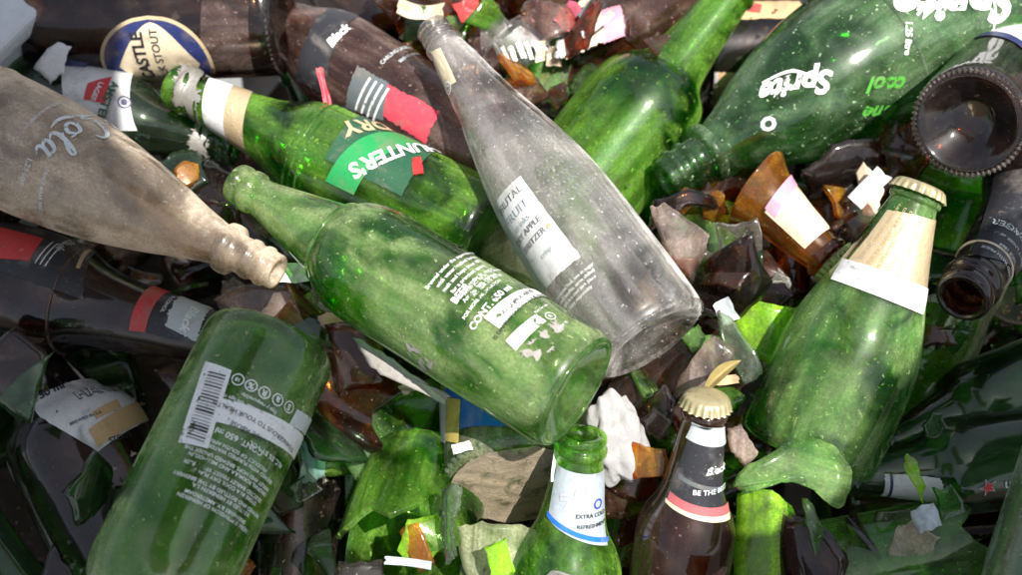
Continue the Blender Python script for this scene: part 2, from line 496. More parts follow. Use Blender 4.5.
    def prints(s, name, items, mat, eps=0.0007, parent=None):
        """items: ('t', text, at, height_m, rot deg, bold, shear) | ('p', polygon strips) all joined in one mesh"""
        V_, F_ = [], []
        for it in items:
            if it[0] == 't':
                _, txt, at, h, rot, bold, shear = it
                vs, fs = text_mesh(txt, h, bold, shear)
            else:
                _, (vs, fs), at, rot = it
            if len(at) == 3: at = s.hit(at[0], at[1])
            k = len(V_)
            V_ += s.wrap(vs, at, math.radians(rot), eps)
            F_ += [tuple(i + k for i in f) for f in fs]
        return link(name, V_, F_, mat, parent or s.o)
    def cap(s, mat='cap_gold', rr=None):
        """crimped crown cap on the mouth"""
        n = 21 * 6; vs, fs = [], []
        z1 = s.L + 0.0012
        r1 = rr or s.r(s.L * 0.985) * 1.0 + 0.0006
        rings = [(0, z1), (r1 * .5, z1), (r1 * .86, z1 - .0004), (r1 * .97, z1 - .0015), (r1 * 1.02, z1 - .0035), (r1 * 1.07, z1 - .0058), (r1 * 1.10, z1 - .0064)]
        amp = [0, 0, 0, .01, .03, .05, .06]
        for (r, z), a in zip(rings, amp):
            for i in range(n):
                th = 2 * PI * i / n
                q = r * (1 + a * math.cos(21 * th))
                vs.append((q * math.cos(th), q * math.sin(th), z))
        for k in range(len(rings) - 1):
            for i in range(n):
                j = (i + 1) % n
                fs.append((k*n+i, k*n+j, (k+1)*n+j, (k+1)*n+i)[::-1])
        return link('crown_cap', vs, fs, mat, s.o)
    def ring(s, name, z, mat, h=0.0012, th=0.0008, n=60, knurl=0, ka=0.4, r=None):
        vs, fs = [], []
        m = 8
        N = n if not knurl else knurl * 6
        for i in range(N):
            t = 2 * PI * i / N
            k = 1 + (ka * math.cos(knurl * t) if knurl else 0)
            R0 = (r if r is not None else s.r(z))
            for j in range(m):
                a = 2 * PI * j / m
                rr = R0 + th * k * math.cos(a)
                vs.append((rr * math.cos(t), rr * math.sin(t), z + h * k * math.sin(a)))
        for i in range(N):
            for j in range(m):
                fs.append((i*m+j, ((i+1)%N)*m+j, ((i+1)%N)*m+(j+1)%m, i*m+(j+1)%m))
        return link(name, vs, fs, mat, s.o)

_tc = {}
def text_mesh(txt, h, bold=0.0, shear=0.0):
    key = (txt, bold, shear)
    if key not in _tc:
        cu = bpy.data.curves.new('t', 'FONT')
        cu.body = txt; cu.size = 1.0; cu.align_x = 'CENTER'; cu.align_y = 'CENTER'
        cu.resolution_u = 2 if len(txt) > 12 else 5
        cu.offset = bold; cu.shear = shear
        o = bpy.data.objects.new('t', cu); COL.objects.link(o)
        dg = bpy.context.evaluated_depsgraph_get()
        me = bpy.data.meshes.new_from_object(o.evaluated_get(dg))
        bm = bmesh.new(); bm.from_mesh(me)
        if bm.verts:
            xs = [v.co.x for v in bm.verts]; x0, x1 = min(xs), max(xs)
            x = x0 + 0.35
            while x < x1:
                bmesh.ops.bisect_plane(bm, geom=bm.verts[:] + bm.edges[:] + bm.faces[:], plane_co=(x, 0, 0), plane_no=(1, 0, 0))
                x += 0.35
        bm.verts.index_update()
        _tc[key] = ([v.co.copy() for v in bm.verts], [tuple(v.index for v in f.verts) for f in bm.faces])
        bm.free(); bpy.data.objects.remove(o); bpy.data.curves.remove(cu); bpy.data.meshes.remove(me)
    vs, fs = _tc[key]
    return [(v.x * h * 1.35, v.y * h * 1.35) for v in vs], fs

def smooth_line(pts, k=6):
    out = []; n = len(pts)
    for i in range(n - 1):
        p0, p1, p2, p3 = pts[max(i-1, 0)], pts[i], pts[i+1], pts[min(i+2, n-1)]
        for j in range(k):
            t = j / k; q = []
            for c in range(len(p1)):
                q.append(0.5 * ((2*p1[c]) + (-p0[c]+p2[c])*t + (2*p0[c]-5*p1[c]+4*p2[c]-p3[c])*t*t + (-p0[c]+3*p1[c]-3*p2[c]+p3[c])*t**3))
            out.append(tuple(q))
    out.append(tuple(pts[-1]))
    return out
def ribbons(lines, scale):
    """brush strokes: lists of (x, y, width) -> flat mesh"""
    vs, fs = [], []
    for ln in lines:
        pl = smooth_line(ln)
        k = len(vs)
        for i, p in enumerate(pl):
            a = pl[max(i-1, 0)]; b = pl[min(i+1, len(pl)-1)]
            dx, dy = b[0]-a[0], b[1]-a[1]; d = math.hypot(dx, dy) or 1
            nx, ny = -dy/d, dx/d; w_ = max(p[2], 0.01) / 2
            vs.append(((p[0]+nx*w_)*scale, (p[1]+ny*w_)*scale)); vs.append(((p[0]-nx*w_)*scale, (p[1]-ny*w_)*scale))
        for i in range(len(pl) - 1):
            fs.append((k+2*i+1, k+2*i+3, k+2*i+2, k+2*i))
    return vs, fs
def rect(w_, h_, nx=6):
    vs = []; fs = []
    for i in range(nx + 1):
        x = -w_/2 + w_*i/nx
        vs += [(x, -h_/2), (x, h_/2)]
    for i in range(nx): fs.append((2*i, 2*i+2, 2*i+3, 2*i+1))
    return vs, fs
def circle(r, t=None, n=24, gear=0):
    vs, fs = [], []
    for i in range(n):
        a = 2*PI*i/n
        g = 1 + (gear * (1 if (i % 2) else -1))
        vs.append((r*g*math.cos(a), r*g*math.sin(a)))
        if t: vs.append(((r-t)*math.cos(a), (r-t)*math.sin(a)))
    if t:
        for i in range(n):
            j = (i+1) % n
            fs.append((2*i, 2*j, 2*j+1, 2*i+1))
    else: fs = [tuple(range(n))]
    return vs, fs
def star(r):
    vs = [((r if i % 2 == 0 else r*.42) * math.cos(PI/2 + i*PI/5), (r if i % 2 == 0 else r*.42) * math.sin(PI/2 + i*PI/5)) for i in range(10)]
    return vs + [(0, 0)], [(i, (i+1) % 10, 10) for i in range(10)]
def px(n): return n * 0.00055

# ================================================================== the setting
def slab(name, poly, z0, z1, mat, parent=None):
    n = len(poly)
    vs = [(x, y, z0) for x, y in poly] + [(x, y, z1) for x, y in poly]
    fs = [tuple(range(n))[::-1], tuple(range(n, 2*n))] + [(i, (i+1) % n, n + (i+1) % n, n + i) for i in range(n)]
    return link(name, vs, fs, mat, parent, smooth=False)
# ground under the heap
vs, fs = [], []
NG = 60
for j in range(NG + 1):
    for i in range(NG + 1):
        x = -1.5 + 3.0 * i / NG; y = -1.5 + 3.0 * j / NG
        vs.append((x, y, -0.26 + 0.02 * noise.noise(V((x * 6, y * 6, 0)))))
for j in range(NG):
    for i in range(NG):
        a = j * (NG + 1) + i; fs.append((a, a + 1, a + NG + 2, a + NG + 1))
tag(link('ground', vs, fs, 'soil'), kind='structure')
# the pale rim of the container in the top left corner
a, b_ = P(78, -8, 0.0), P(-12, 78, 0.0)
d = (b_ - a).normalized(); nrm = V((-d.y, d.x, 0))
if nrm.dot(V((-1, 1, 0))) < 0: nrm = -nrm
p0, p1 = a - d * 0.5, b_ + d * 0.6
rim = bpy.data.objects.new('container', None); COL.objects.link(rim); rim.location = (p0 + p1) / 2
tag(rim, 'pale grey painted rim of the container holding the glass, in the top left corner', 'container')
bpy.context.view_layer.update()
def q2(p, k): return (p.x + nrm.x * k - rim.location.x, p.y + nrm.y * k - rim.location.y)
slab('side_wall', [q2(p0, 0.006), q2(p1, 0.006), q2(p1, 0.05), q2(p0, 0.05)], -0.27, -0.004, 'painted_steel', rim)
o = slab('rim', [q2(p0, 0), q2(p1, 0), q2(p1, 0.085), q2(p0, 0.085)], -0.002, 0.012, 'painted_steel', rim)
bv = o.modifiers.new('b', 'BEVEL'); bv.width = 0.004; bv.segments = 3

# added blocker panels, unseen above the view, to shade the left and lower right
def shade(pts, H):
    pl = []
    for x, y in pts:
        g = P(x, y, 0.01); q = g + SUN * ((H - g.z) / SUN.z); pl.append((q.x - rim.location.x, q.y - rim.location.y))
    o = slab('added_shade_panel', pl, H, H + 0.004, 'painted_steel', rim)
shade([(-420, -260), (118, -330), (122, 60), (128, 118), (106, 170), (196, 262), (330, 338), (352, 420), (300, 560), (330, 740), (-420, 740)], .85)
shade([(1500, 215), (1022, 215), (962, 238), (925, 300), (915, 372), (872, 430), (858, 485), (812, 524), (722, 529), (640, 640), (620, 780), (1500, 780)], .56)

# ================================================================== the bottles one can name
# --- central green beer bottle
B1 = Bottle('beer_bottle', 'beer', (578, 393), (236, 182), 128, 'green_glass_dusty', 'dusty pale green beer bottle lying across the middle, white print, mouth up left', hb=.045, hm=.03, wpos=.25, basemat='green_base')
c = dict(bold=0.012, shear=0)
def T(txt, x, y, h, rot=0, bold=0.0, shear=0.0): return ('t', txt, (x, y, 0), px(h), rot, bold, shear)
def lines_along(bot, txts, start, step, h, bold=0.01):
    """rows of print: start point and pixel step between rows"""
    return [T(t, start[0] + step[0]*i, start[1] + step[1]*i, h, 0, bold) for i, t in enumerate(txts)]
it = lines_along(B1, ['Brewed under the supervision of', 'with water, malted barley,', 'malt and hops since 1873', 'for a premium quality', 'Brewed under licence in', 'Amsterdam, Holland'], (452, 262), (5.6, 4.6), 4.2)
it += [T('BEER', 461, 294, 7.5, 0, .02), T('PRODUCT OF SOUTH AFRICA', 484, 277, 3.2, 0, .01), T('INGREDIENTS: WATER', 488, 283, 3.2, 0, .01), T('FOR MORE INFORMATION', 482, 296, 3.4, 0, .012),
       T('CONT. 650 ml', 491, 304, 7, 0, .02)]
B1.prints('printed_text', it, 'ink_white')
lab = B1.patch('warning_strip', [(484, 318), (540, 284), (551, 292), (500, 329)], 'ink_white', .0006, grow=.0)
B1.prints('printed_text', [T('ALCOHOL ABUSE', 519, 299, 4.6, 0, .01), T('IS DANGEROUS TO YOUR HEALTH', 523, 306, 4.0, 0, .01)], 'ink_black', .0009, lab)
B1.patch('white_box', [(506, 341), (536, 315), (546, 322), (516, 351)], 'ink_white', .0006)
B1.prints('recycling_mark', [('p', circle(px(5), px(.8)), (550, 317, 0), 0), ('t', 'R', (550, 317, 0), px(4), 0, .01, 0), T('Not for sale', 541, 309, 3, 0, .01), T('under 18', 562, 326, 3, 0, .01)], 'ink_white')
B1.patch('dried_residue', [(400, 330), (412, 344), (436, 366), (424, 372)], 'grey_residue', .0004, torn=.004, seed=3, mask=lambda u, v: noise.noise(V((u*4, v*5, 1.2))) > .02)
B1.patch('dried_residue', [(520, 352), (556, 322), (572, 336), (534, 368)], 'grey_residue', .0003, torn=.004, seed=5, mask=lambda u, v: noise.noise(V((u*5, v*3, 4.2))) > .12)
B1.ring('base_rim', .0015, 'green_base', .0014, .0016, r=B1.R*.9)
B1.ring('shoulder_ring', B1.L * .685, 'green_glass_dusty', .0012, .0010)
# --- green bottle lower left, base up
B2 = Bottle('beer_bottle', 'beer', (273, 340), (66, 770), 139, 'green_glass_dusty', 'green beer bottle lying base up in the lower left, white small print and barcode', hb=.035, hm=.03, wpos=.25, basemat='green_base')
lab = B2.patch('barcode_label', [(179, 443), (208, 449), (232, 371), (206, 362)], 'ink_white', .0006)
def barcode(bot, p0, p1, wpx, n, seed):
    r = random.Random(seed); its = []; 
    tot = 0
    for i in range(n):
        u = (i + .5) / n
        wd = r.choice([.5, .8, 1.2, 1.8])
        its.append(('p', rect(px(wpx), px(wd), 4), (p0[0]+(p1[0]-p0[0])*u, p0[1]+(p1[1]-p0[1])*u, 0), 0))
    return its
B2.prints('barcode', barcode(B2, (195, 441), (218, 373), 17, 22, 4), 'ink_black', .0009, lab)
lab = B2.patch('warning_strip', [(211, 421), (296, 462), (306, 440), (223, 399)], 'ink_white', .0006)
B2.prints('printed_text', [T('ALCOHOL ABUSE', 256, 436, 4.8, 0, .0), T('IS DANGEROUS TO YOUR HEALTH', 262, 425, 4.4, 0, .0)], 'ink_black', .0009, lab)
B2.patch('white_box', [(288, 424), (305, 436), (313, 421), (296, 409)], 'ink_dirty_white', .0006)
it = []
for i, (x, y) in enumerate([(238, 380), (251, 386), (264, 393), (277, 400), (288, 407)]):
    it.append(('p', circle(px(5.6), px(1.1), 24, .06 if i == 3 else 0), (x, y, 0), 0))
    it.append(('t', ['18', '%', 'R', 'a', 'S'][i], (x, y, 0), px([3.5, 6, 6, 7, 6][i]), 0, .03, 0))
it += [T('Enjoy responsibly.', 259, 403, 3.6, 0, .015), T('Not for persons under the age of 18.', 254, 409, 3.6, 0, .015)]
it += [T('CONT. 650 ml', 240, 441, 5.5, 0, .02), T('ALC. 5% BY VOL', 268, 455, 4.6, 0, .015)]
rows = ['PRODUCT OF SOUTH AFRICA', 'BREWED WITH PURIFIED WATER, MALT', 'BARLEY AND HOPS. BREWED UNDER THE', 'ORIGINAL FORMULA AND METHOD IN', 'SELECTED BARLEY FINEST YEAST BEER',
        'STORE IN A COOL DRY PLACE', 'BREWED AND BOTTLED BY THE BREWERY', 'BOTTLED BY HEINEKEN S.A.', 'BREWERIES B.V. AMSTERDAM', 'UNDER SUPERVISION OF HEINEKEN']
for i, t_ in enumerate(rows):
    it.append(T(t_, 238 - 2.5 * i + (3 if i % 2 else 0), 453 + 6.6 * i, 3.5, 0, .015))
B2.prints('printed_text', it, 'ink_white')
# --- big clear soda bottle, left
B3 = Bottle('soda_bottle', 'coke', (-208, 36), (277, 272), 130, 'clear_glass_dirty', 'large dirty clear cola bottle with white script lying at the left edge', hb=.02, hm=.035, wpos=.4)
cola = [
 [(0.9,1.75,.10),(0.62,2.02,.2),(.25,1.85,.3),(.02,1.2,.32),(.15,.45,.3),(.6,.12,.24),(1.1,.32,.12),(1.32,.62,.08)],      # C
 [(1.75,1.05,.12),(1.42,1.0,.22),(1.3,.55,.24),(1.52,.15,.2),(1.85,.25,.22),(1.98,.7,.22),(1.75,1.05,.14),(2.1,1.12,.1)], # o
 [(2.75,.95,.12),(2.5,1.06,.2),(2.3,.6,.24),(2.45,.18,.2),(2.85,.3,.1)],                                                  # c
 [(3.5,.98,.12),(3.2,1.05,.2),(3.02,.55,.24),(3.2,.15,.2),(3.5,.45,.16)],[(3.6,1.1,.22),(3.48,.4,.22),(3.68,.12,.2),(3.95,.4,.08)],  # a
 [(4.05,.72,.14),(4.5,.78,.14)],
 [(5.6,1.7,.1),(5.35,2.05,.18),(4.95,1.9,.28),(4.68,1.2,.32),(4.8,.45,.3),(5.3,.1,.24),(5.8,.35,.12),(6.0,.62,.08)],      # C
 [(4.2,-.25,.06),(5.2,-.1,.22),(6.4,-.42,.26),(7.2,-.2,.06)],                                                             # tail
 [(6.45,1.05,.12),(6.12,1.0,.22),(6.0,.55,.24),(6.22,.15,.2),(6.55,.25,.22),(6.68,.7,.22),(6.45,1.05,.14),(6.8,1.1,.1)],
 [(6.95,.5,.1),(7.35,1.4,.2),(7.5,1.95,.16),(7.28,2.0,.16),(7.15,1.2,.26),(7.18,.4,.26),(7.42,.12,.2),(7.7,.4,.08)],
 [(8.25,.98,.12),(7.95,1.05,.2),(7.78,.55,.24),(7.95,.15,.2),(8.25,.45,.16)],[(8.35,1.1,.22),(8.23,.4,.22),(8.43,.12,.2),(8.75,.4,.08)],
]
cola = [[(x - 4.4, y - .9, w_) for x, y, w_ in ln] for ln in cola]
B3.prints('script_logo', [('p', ribbons(cola, px(17)), (104, 126, 0), -12)], 'ink_dirty_white')
B3.prints('printed_text', [T('RETURN FOR DEPOSIT ONLY', 36, 118, 3.6, 0, .015), T('1.25 litre', 26, 172, 6, 0, .02), T('TRADE MARK REG', 42, 190, 4, 0, .015)], 'ink_dirty_white')
for k in (.30, .43): B3.ring('moulded_ring', B3.L * k, 'clear_glass_dirty', .0016, .0008)
# --- clear spritzer bottle
B4 = Bottle('wine_bottle', 'spritzer', (652, 343), (431, 26), 128, 'clear_glass', 'clear spritzer bottle with a plain white front label, leaning over the middle of the heap', hb=.012, hm=.03, wpos=.2)
lab = B4.patch('front_label', [(495, 208), (521, 176), (581, 257), (541, 303)], 'paper_white', .0005, torn=.0006, nu=30)
B4.prints('printed_text', [T('BRUTAL', 509, 201, 8.5, 0, 0), T('DRY APPLE', 527, 232, 6.6, 0, .01), T('SPRITZER', 534, 241, 6.6, 0, .01)], 'ink_grey', .0009, lab)
B4.prints('printed_text', [T('FRUIT', 517, 213, 10, 0, -.005), T('drinks', 523, 223, 7, 0, -.005), T('crisp', 547, 252, 6, 0, -.005)], 'paper_silver', .0009, lab)
B4.prints('drop_mark', [('p', circle(px(2.4)), (549, 226, 0), 0)], 'ink_gold', .0009, lab)
B4.prints('printed_text', lines_along(B4, ['naturally fermented fruit, low in sugar', 'made in small batches, serve chilled', 'store upright in a cool dark place', 'please enjoy responsibly'], (566, 288), (3.2, 4.6), 3.6, .008), 'ink_white', .0006)
def thz(bot, x, y, flip=True):
    return bot.hit_back(x, y)
B4.patch('back_label', [thz(B4, 596, 238), thz(B4, 614, 222), thz(B4, 648, 272), thz(B4, 628, 292)], 'paper_white', .0005, cz=True)
B4.patch('back_label', [thz(B4, 585, 196), thz(B4, 606, 182), thz(B4, 622, 214), thz(B4, 604, 226)], 'paper_silver', .0005, cz=True)
B4.patch('neck_sticker', [(432, 52), (441, 48), (457, 82), (447, 88)], 'paper_cream', .0005)
B4.prints('seal_mark', [('p', circle(px(7), px(1.6)), (449, 88, 0), 0), ('p', circle(px(3.6), px(1)), (449, 88, 0), 0)], 'ink_white', .0009)
B4.ring('knurled_ring', B4.L * .012, 'clear_glass', .0009, .0009, knurl=46, ka=.5)
dots = []
for i in range(9):
    for j in range(5):
        dots.append(('p', circle(px(1.5), None, 8), (-.25 + .12 * (i + .5 * (j % 2)), .0) , 0))
its = []
for i in range(8):
    for j in range(6):
        u, v = (i + .5 + .25 * (j % 2)) / 8.5, (j + .5) / 6
        x = (524*(1-u)+562*u)*(1-v) + (556*(1-u)+594*u)*v; y = (170*(1-u)+146*u)*(1-v) + (212*(1-u)+192*u)*v
        its.append(('p', circle(px(1.25), None, 8), (x, y, 0), 0))
B4.prints('dot_pattern', its, 'ink_grey', .0006)
# --- green cider bottle behind
B5 = Bottle('cider_bottle', 'longneck', (484, 234), (172, 84), 106, 'green_glass_clean', 'green cider bottle with slanted green label and gold and white neck band', hb=-.025, hm=-.01, wpos=.3)
lab = B5.patch('front_label', ((388, 140), 108, 92), 'paper_darkgreen', .0005, torn=.0005, seed=2, nu=30)
def band(bot, q, mat, e, parent, **k): return bot.patch('label_band', q, mat, e, parent=parent, **k)
B5.patch('label_band', ((384, 152), 112, 92), 'paper_green', .0008, parent=lab, nu=30, shape=lambda u: (.05 + .50 * u - .12 * math.sin(u * PI), .42 + .50 * u - .12 * math.sin(u * PI)))
B5.prints('printed_text', [T("HUNTER'S", 396, 152, 17, 145, .03)], 'ink_white', .0013, lab)
B5.prints('printed_text', [T('DRY', 366, 126, 21, 145, .03)], 'ink_gold', .0013, lab)
B5.patch('red_seal', [(412, 160), (420, 158), (424, 174), (413, 176)], 'ink_red', .0012, parent=lab, torn=.002)
nl = B5.patch('neck_label', [(203, 116), (212, 72), (236, 80), (224, 128)], 'paper_white', .0005, grow=.5)
B5.patch('gold_band', [(224, 128), (236, 80), (254, 90), (243, 132)], 'foil_gold', .0005, parent=nl, grow=.5)
B5.patch('torn_foil', [(174, 95), (182, 66), (206, 80), (198, 112)], 'paper_foil', .0012, torn=.005, seed=9, grow=.7, mask=lambda u, v: noise.noise(V((u*4, v*4, 7))) > -.25)
for k in (.52, .50, .48): B5.ring('moulded_ring', B5.L * (k + .03), 'green_glass', .0007, .0006)
# --- green bottle, upper centre
B6 = Bottle('beer_bottle', 'step', (522, 262), (745, -22), 126, 'green_glass_clean', 'bright green wide-necked bottle standing out behind the clear bottle, neck to the top edge', hb=-.085, hm=-.01, wpos=.3)
# --- big green soda bottle, top right
B7 = Bottle('soda_bottle', 'sprite', (1085, -78), (664, 180), 158, 'sprite_glass', 'large green lemonade bottle with white slanted lettering, upper right', hb=-.0, hm=-.03, wpos=.45)
B7.prints('script_logo', [T('Sprite', 797, 84, 23, 62, .04, .35)], 'ink_white')
B7.prints('script_logo', [T('Sprite', 962, 0, 44, 62, .045, .35)], 'ink_white')
stb = [[(-1.35, -.5, .09), (-.4, -1.05, .09), (1.2, -1.15, .09)], [(1.2, -1.15, .09), (.95, -.5, .09), (1.5, .2, .09)], [(-1.35, -.5, .09), (-1.5, .4, .09), (-1.2, 1.1, .09)]]
B7.prints('star_outline', [('p', ribbons(stb, px(32)), (958, 12, 0), 58)], 'ink_white')
B7.prints('star_outline', [('p', ribbons([[(-1.1, -.55, .12), (-.2, -.95, .12), (1.0, -.75, .12)]], px(26)), (788, 96, 0), 58)], 'ink_white')
B7.prints('printed_text', [T('1.25 litre', 908, 38, 7.5, 145, .03)], 'ink_white')
B7.prints('green_logo', [T('cool', 888, 84, 18, 62, .04, .3), T('lime', 880, 112, 18, 62, .04, .3)], 'ink_lime', .0004)
B7.prints('white_seal', [('p', circle(px(8), px(4.2), 9), (768, 124, 0), 0)], 'ink_dirty_white', .0005)
B7.ring('moulded_ring', B7.L * .52, 'grey_green_glass', .0012, .0007)
# --- brown bottle, base to the camera
B8 = Bottle('beer_bottle', 'longneck', (968, 124), (1052, 18), 113, 'dark_amber_glass', 'dark brown bottle at the right edge showing its round knurled base', hb=.05, hm=-.12, wpos=.05)
B8.ring('knurled_ring', .0015, 'smoky_glass', .0011, .0014, knurl=62, ka=.55, r=B8.R*.93)
lab = B8.patch('front_label', [(1010, 15), (1060, 60), (1040, 80), (985, 35)], 'paper_white', .0005, grow=.8)
B8.patch('label_band', [(987, 33), (1042, 78), (1038, 82), (983, 37)], 'paper_navy', .0008, parent=lab, grow=.8)
# --- green bottle with gold foil neck, right
B9 = Bottle('beer_bottle', 'cone', (806, 456), (921, 186), 140, 'green_glass', 'capped green bottle with gold and white neck label standing to the right of the middle', hb=-.035, hm=.045, wpos=.3)
B9.cap('cap_gold')
lab = B9.patch('neck_label', [(900, 212), (936, 220), (914, 309), (846, 283)], 'foil_gold', .0005, grow=.25, torn=.0005)
B9.patch('white_band', [(856, 262), (922, 286), (912, 310), (845, 284)], 'paper_white', .0009, parent=lab, grow=.25)
B9.prints('printed_text', [T('PREMIUM LAGER BEER BREWED', 880, 278, 3.2, 0, 0), T('SINCE 1873 QUALITY', 876, 286, 3.2, 0, 0)], 'ink_pale', .0012, lab)
B9.prints('printed_text', [T('PREMIUM QUALITY SINCE 1873', 894 - 12 + 7 * k, 232 + 4 * k, 3.4, 84, .01) for k in range(5)], 'ink_gold', .0009, lab)
# --- brown bottle, right edge, mouth to the camera
B10 = Bottle('beer_bottle', 'longneck', (1118, 70), (962, 298), 118, 'dark_amber_glass', 'open brown bottle at the right edge with worn black label and cream ring', hb=-.07, hm=.025, wpos=.5)
lab = B10.patch('neck_label', [(985, 258), (1022, 280), (1070, 215), (1015, 170)], 'paper_black', .0005, torn=.001, grow=.3)
B10.prints('printed_text', [T(t_, 1004 + 5 * i, 262 - 8 * i, 4, 0, .01) for i, t_ in enumerate(['BREWED WITH PRIDE', 'SINCE 1869', 'FINEST LAGER BEER', 'IMPORTED HOPS'])] + [T('LAGER', 1010, 228, 9, 0, .01)], 'ink_dirty_white', .0009, lab)
B10.ring('cream_ring', B10.L * .885, 'paper_cream', .0012, .0008)
# --- milk stout, top left
B11 = Bottle('beer_bottle', 'beer', (284, 14), (-92, 30), 122, 'dark_amber_glass', 'brown stout bottle lying along the top left with an oval cream and navy label', hb=-.01, hm=-.03, wpos=.2)
def oval(k): return lambda u: (.5 - .5 * max(0, 1 - abs(2*u-1)**k) ** .5, .5 + .5 * max(0, 1 - abs(2*u-1)**k) ** .5)
def dia(k): return lambda u: (.5 - .5 * (1 - abs(2*u-1)) ** k, .5 + .5 * (1 - abs(2*u-1)) ** k)
lab = B11.patch('front_label', ((158, 64), 118, 126), 'ink_gold', .0005, nu=60, nv=24, shape=oval(2.2))
B11.patch('label_field', ((158, 64), 110, 118), 'paper_navy', .0008, nu=60, nv=24, parent=lab, shape=oval(2.2))
B11.patch('label_field', ((160, 64), 104, 92), 'paper_cream', .0011, nu=60, nv=24, parent=lab, shape=dia(.62))
B11.prints('printed_text', [T('CASTLE', 143, 58, 14, 0, .03), T('MILK STOUT', 160, 58, 9.5, 0, .01)], 'ink_black', .0015, lab)
B11.patch('dusty_film', [(206, 72), (206, -20), (252, -20), (254, 70)], 'amber_glass_dusty', .0005, grow=.2, nu=64, nv=30)
B11.ring('knurled_ring', .0035, 'smoky_glass', .0009, .001, knurl=60, ka=.5, r=B11.R*.95)
# --- dark green lager, left
B12 = Bottle('beer_bottle', 'longneck', (2, 86), (236, 148), 88, 'dark_green_glass', 'dark green lager bottle behind the cola bottle with a white and red label', hb=-.04, hm=-.04, wpos=.3)
lab = B12.patch('front_label', [(134, 70), (134, 122), (70, 122), (62, 72)][::1], 'paper_white', .0005, grow=.15)
B12.patch('red_field', [(112, 78), (106, 104), (84, 100), (88, 84)], 'paper_red', .0008, parent=lab)
B12.prints('printed_text', [T('AMSTEL', 107, 100, 10, 0, .02)], 'ink_green', .0012, lab)
B12.prints('printed_text', [T('LAGER', 97, 92, 6, 0, .02)], 'ink_white', .0012, lab)
B12.prints('crest_mark', [('p', circle(px(7), px(1.5)), (125, 103, 0), 0), ('p', circle(px(3.5)), (125, 103, 0), 0)], 'paper_navy', .0012, lab)
B12.patch('torn_foil', [(196, 126), (190, 148), (208, 154), (212, 130)], 'paper_foil', .0012, torn=.005, seed=8, grow=.4, mask=lambda u, v: noise.noise(V((u*4, v*4, 3))) > -.2)
# --- broken brown lager, top centre
B14 = Bottle('broken_bottle', 'longneck', (492, 160), (205, -26), 98, 'amber_glass_dusty', 'broken brown bottle top centre with black and red label, shoulder snapped off', hb=-.03, hm=-.02, cut=.64, cutseed=5, wpos=.3)
lab = B14.patch('front_label', [(299, 58), (340, 2), (364, 10), (328, 74)], 'paper_black', .0005, torn=.002, seed=1, grow=.25)
B14.prints('printed_text', [T('Black', 338, 36, 11, 0, .04, .3)], 'ink_white', .0009, lab)
lab = B14.patch('red_label', [(384, 116), (388, 84), (440, 112), (426, 144)], 'paper_crimson', .0005, torn=.0015, seed=4)
lab2 = B14.patch('black_label', [(346, 108), (358, 66), (390, 84), (384, 120)], 'paper_slate', .0005, torn=.0015, seed=6)
B14.prints('label_stripe', [('p', rect(px(40), px(2.6), 8), (362 + 6 * i, 94 + 3.5 * i, 0), 0) for i in range(4)], 'ink_white', .0009, lab2)
B14.prints('printed_text', [T('CARLING LAGER BEER', 400, 50, 5, 0, .01), T('BREWED IN S.A.', 410, 56, 4, 0, .01)], 'ink_dirty_white', .0006)
# --- broken brown with pink band label
B16 = Bottle('broken_bottle', 'longneck', (742, -44), (492, 110), 78, 'amber_glass_dusty', 'broken brown bottle near the top middle, jagged open end with cream and pink label', hb=-.05, hm=-.03, cut=.60, cutseed=8, wpos=.4)
lab = B16.patch('front_label', [(566, 60), (560, 28), (600, 8), (606, 40)], 'paper_cream', .0005, torn=.004, seed=7)
B16.patch('pink_band', [(603, 44), (600, 12), (620, 6), (624, 36)], 'paper_rose', .0006, torn=.001)
B16.patch('white_edge', [(556, 60), (552, 30), (570, 22), (574, 52)], 'paper_white', .0009, torn=.005, seed=3)
# --- dark bottle with tan labels
B17 = Bottle('beer_bottle', 'longneck', (704, 54), (960, 40), 104, 'dark_amber_glass', 'dark brown bottle beneath the lemonade bottle with tan label scraps', hb=-.075, hm=-.07, wpos=.3)
B17.patch('label_scrap', [(752, 104), (752, 72), (714, 72), (704, 102)][::-1], 'paper_tan', .0005, torn=.002, seed=3)
B17.patch('label_scrap', [(710, 102), (718, 72), (712, 72), (703, 102)][::-1], 'paper_white', .0008, torn=.001, seed=3)
lab = B17.patch('label_scrap', [(740, 20), (740, 2), (800, 2), (806, 18)][::-1], 'paper_tan', .0005, torn=.001, seed=5)
B17.patch('red_field', [(744, 12), (748, 3), (762, 6), (760, 14)], 'paper_red', .0009, parent=lab)
# --- broken neck with orange inside
B18 = Bottle('broken_neck', 'longneck', (628, 70), (838, 268), 104, 'orange_glass', 'broken amber bottle neck with cream and pink label and orange jagged edge', hb=.0, hm=-.02, cut=.605, cutseed=12, keep='mouth', wpos=.7, jamp=.05, nj=7)
lab = B18.patch('neck_label', [(808, 246), (834, 226), (798, 176), (768, 208)], 'paper_cream', .0005, grow=.1)
B18.patch('pink_band', [(778, 214), (802, 180), (794, 172), (768, 204)], 'paper_rose', .0009, parent=lab, grow=.1)
B18.patch('dark_sleeve', [(836, 268), (844, 255), (834, 238), (820, 250)], 'amber_glass', .0006, grow=.3)
B18.cap('cap_gold')
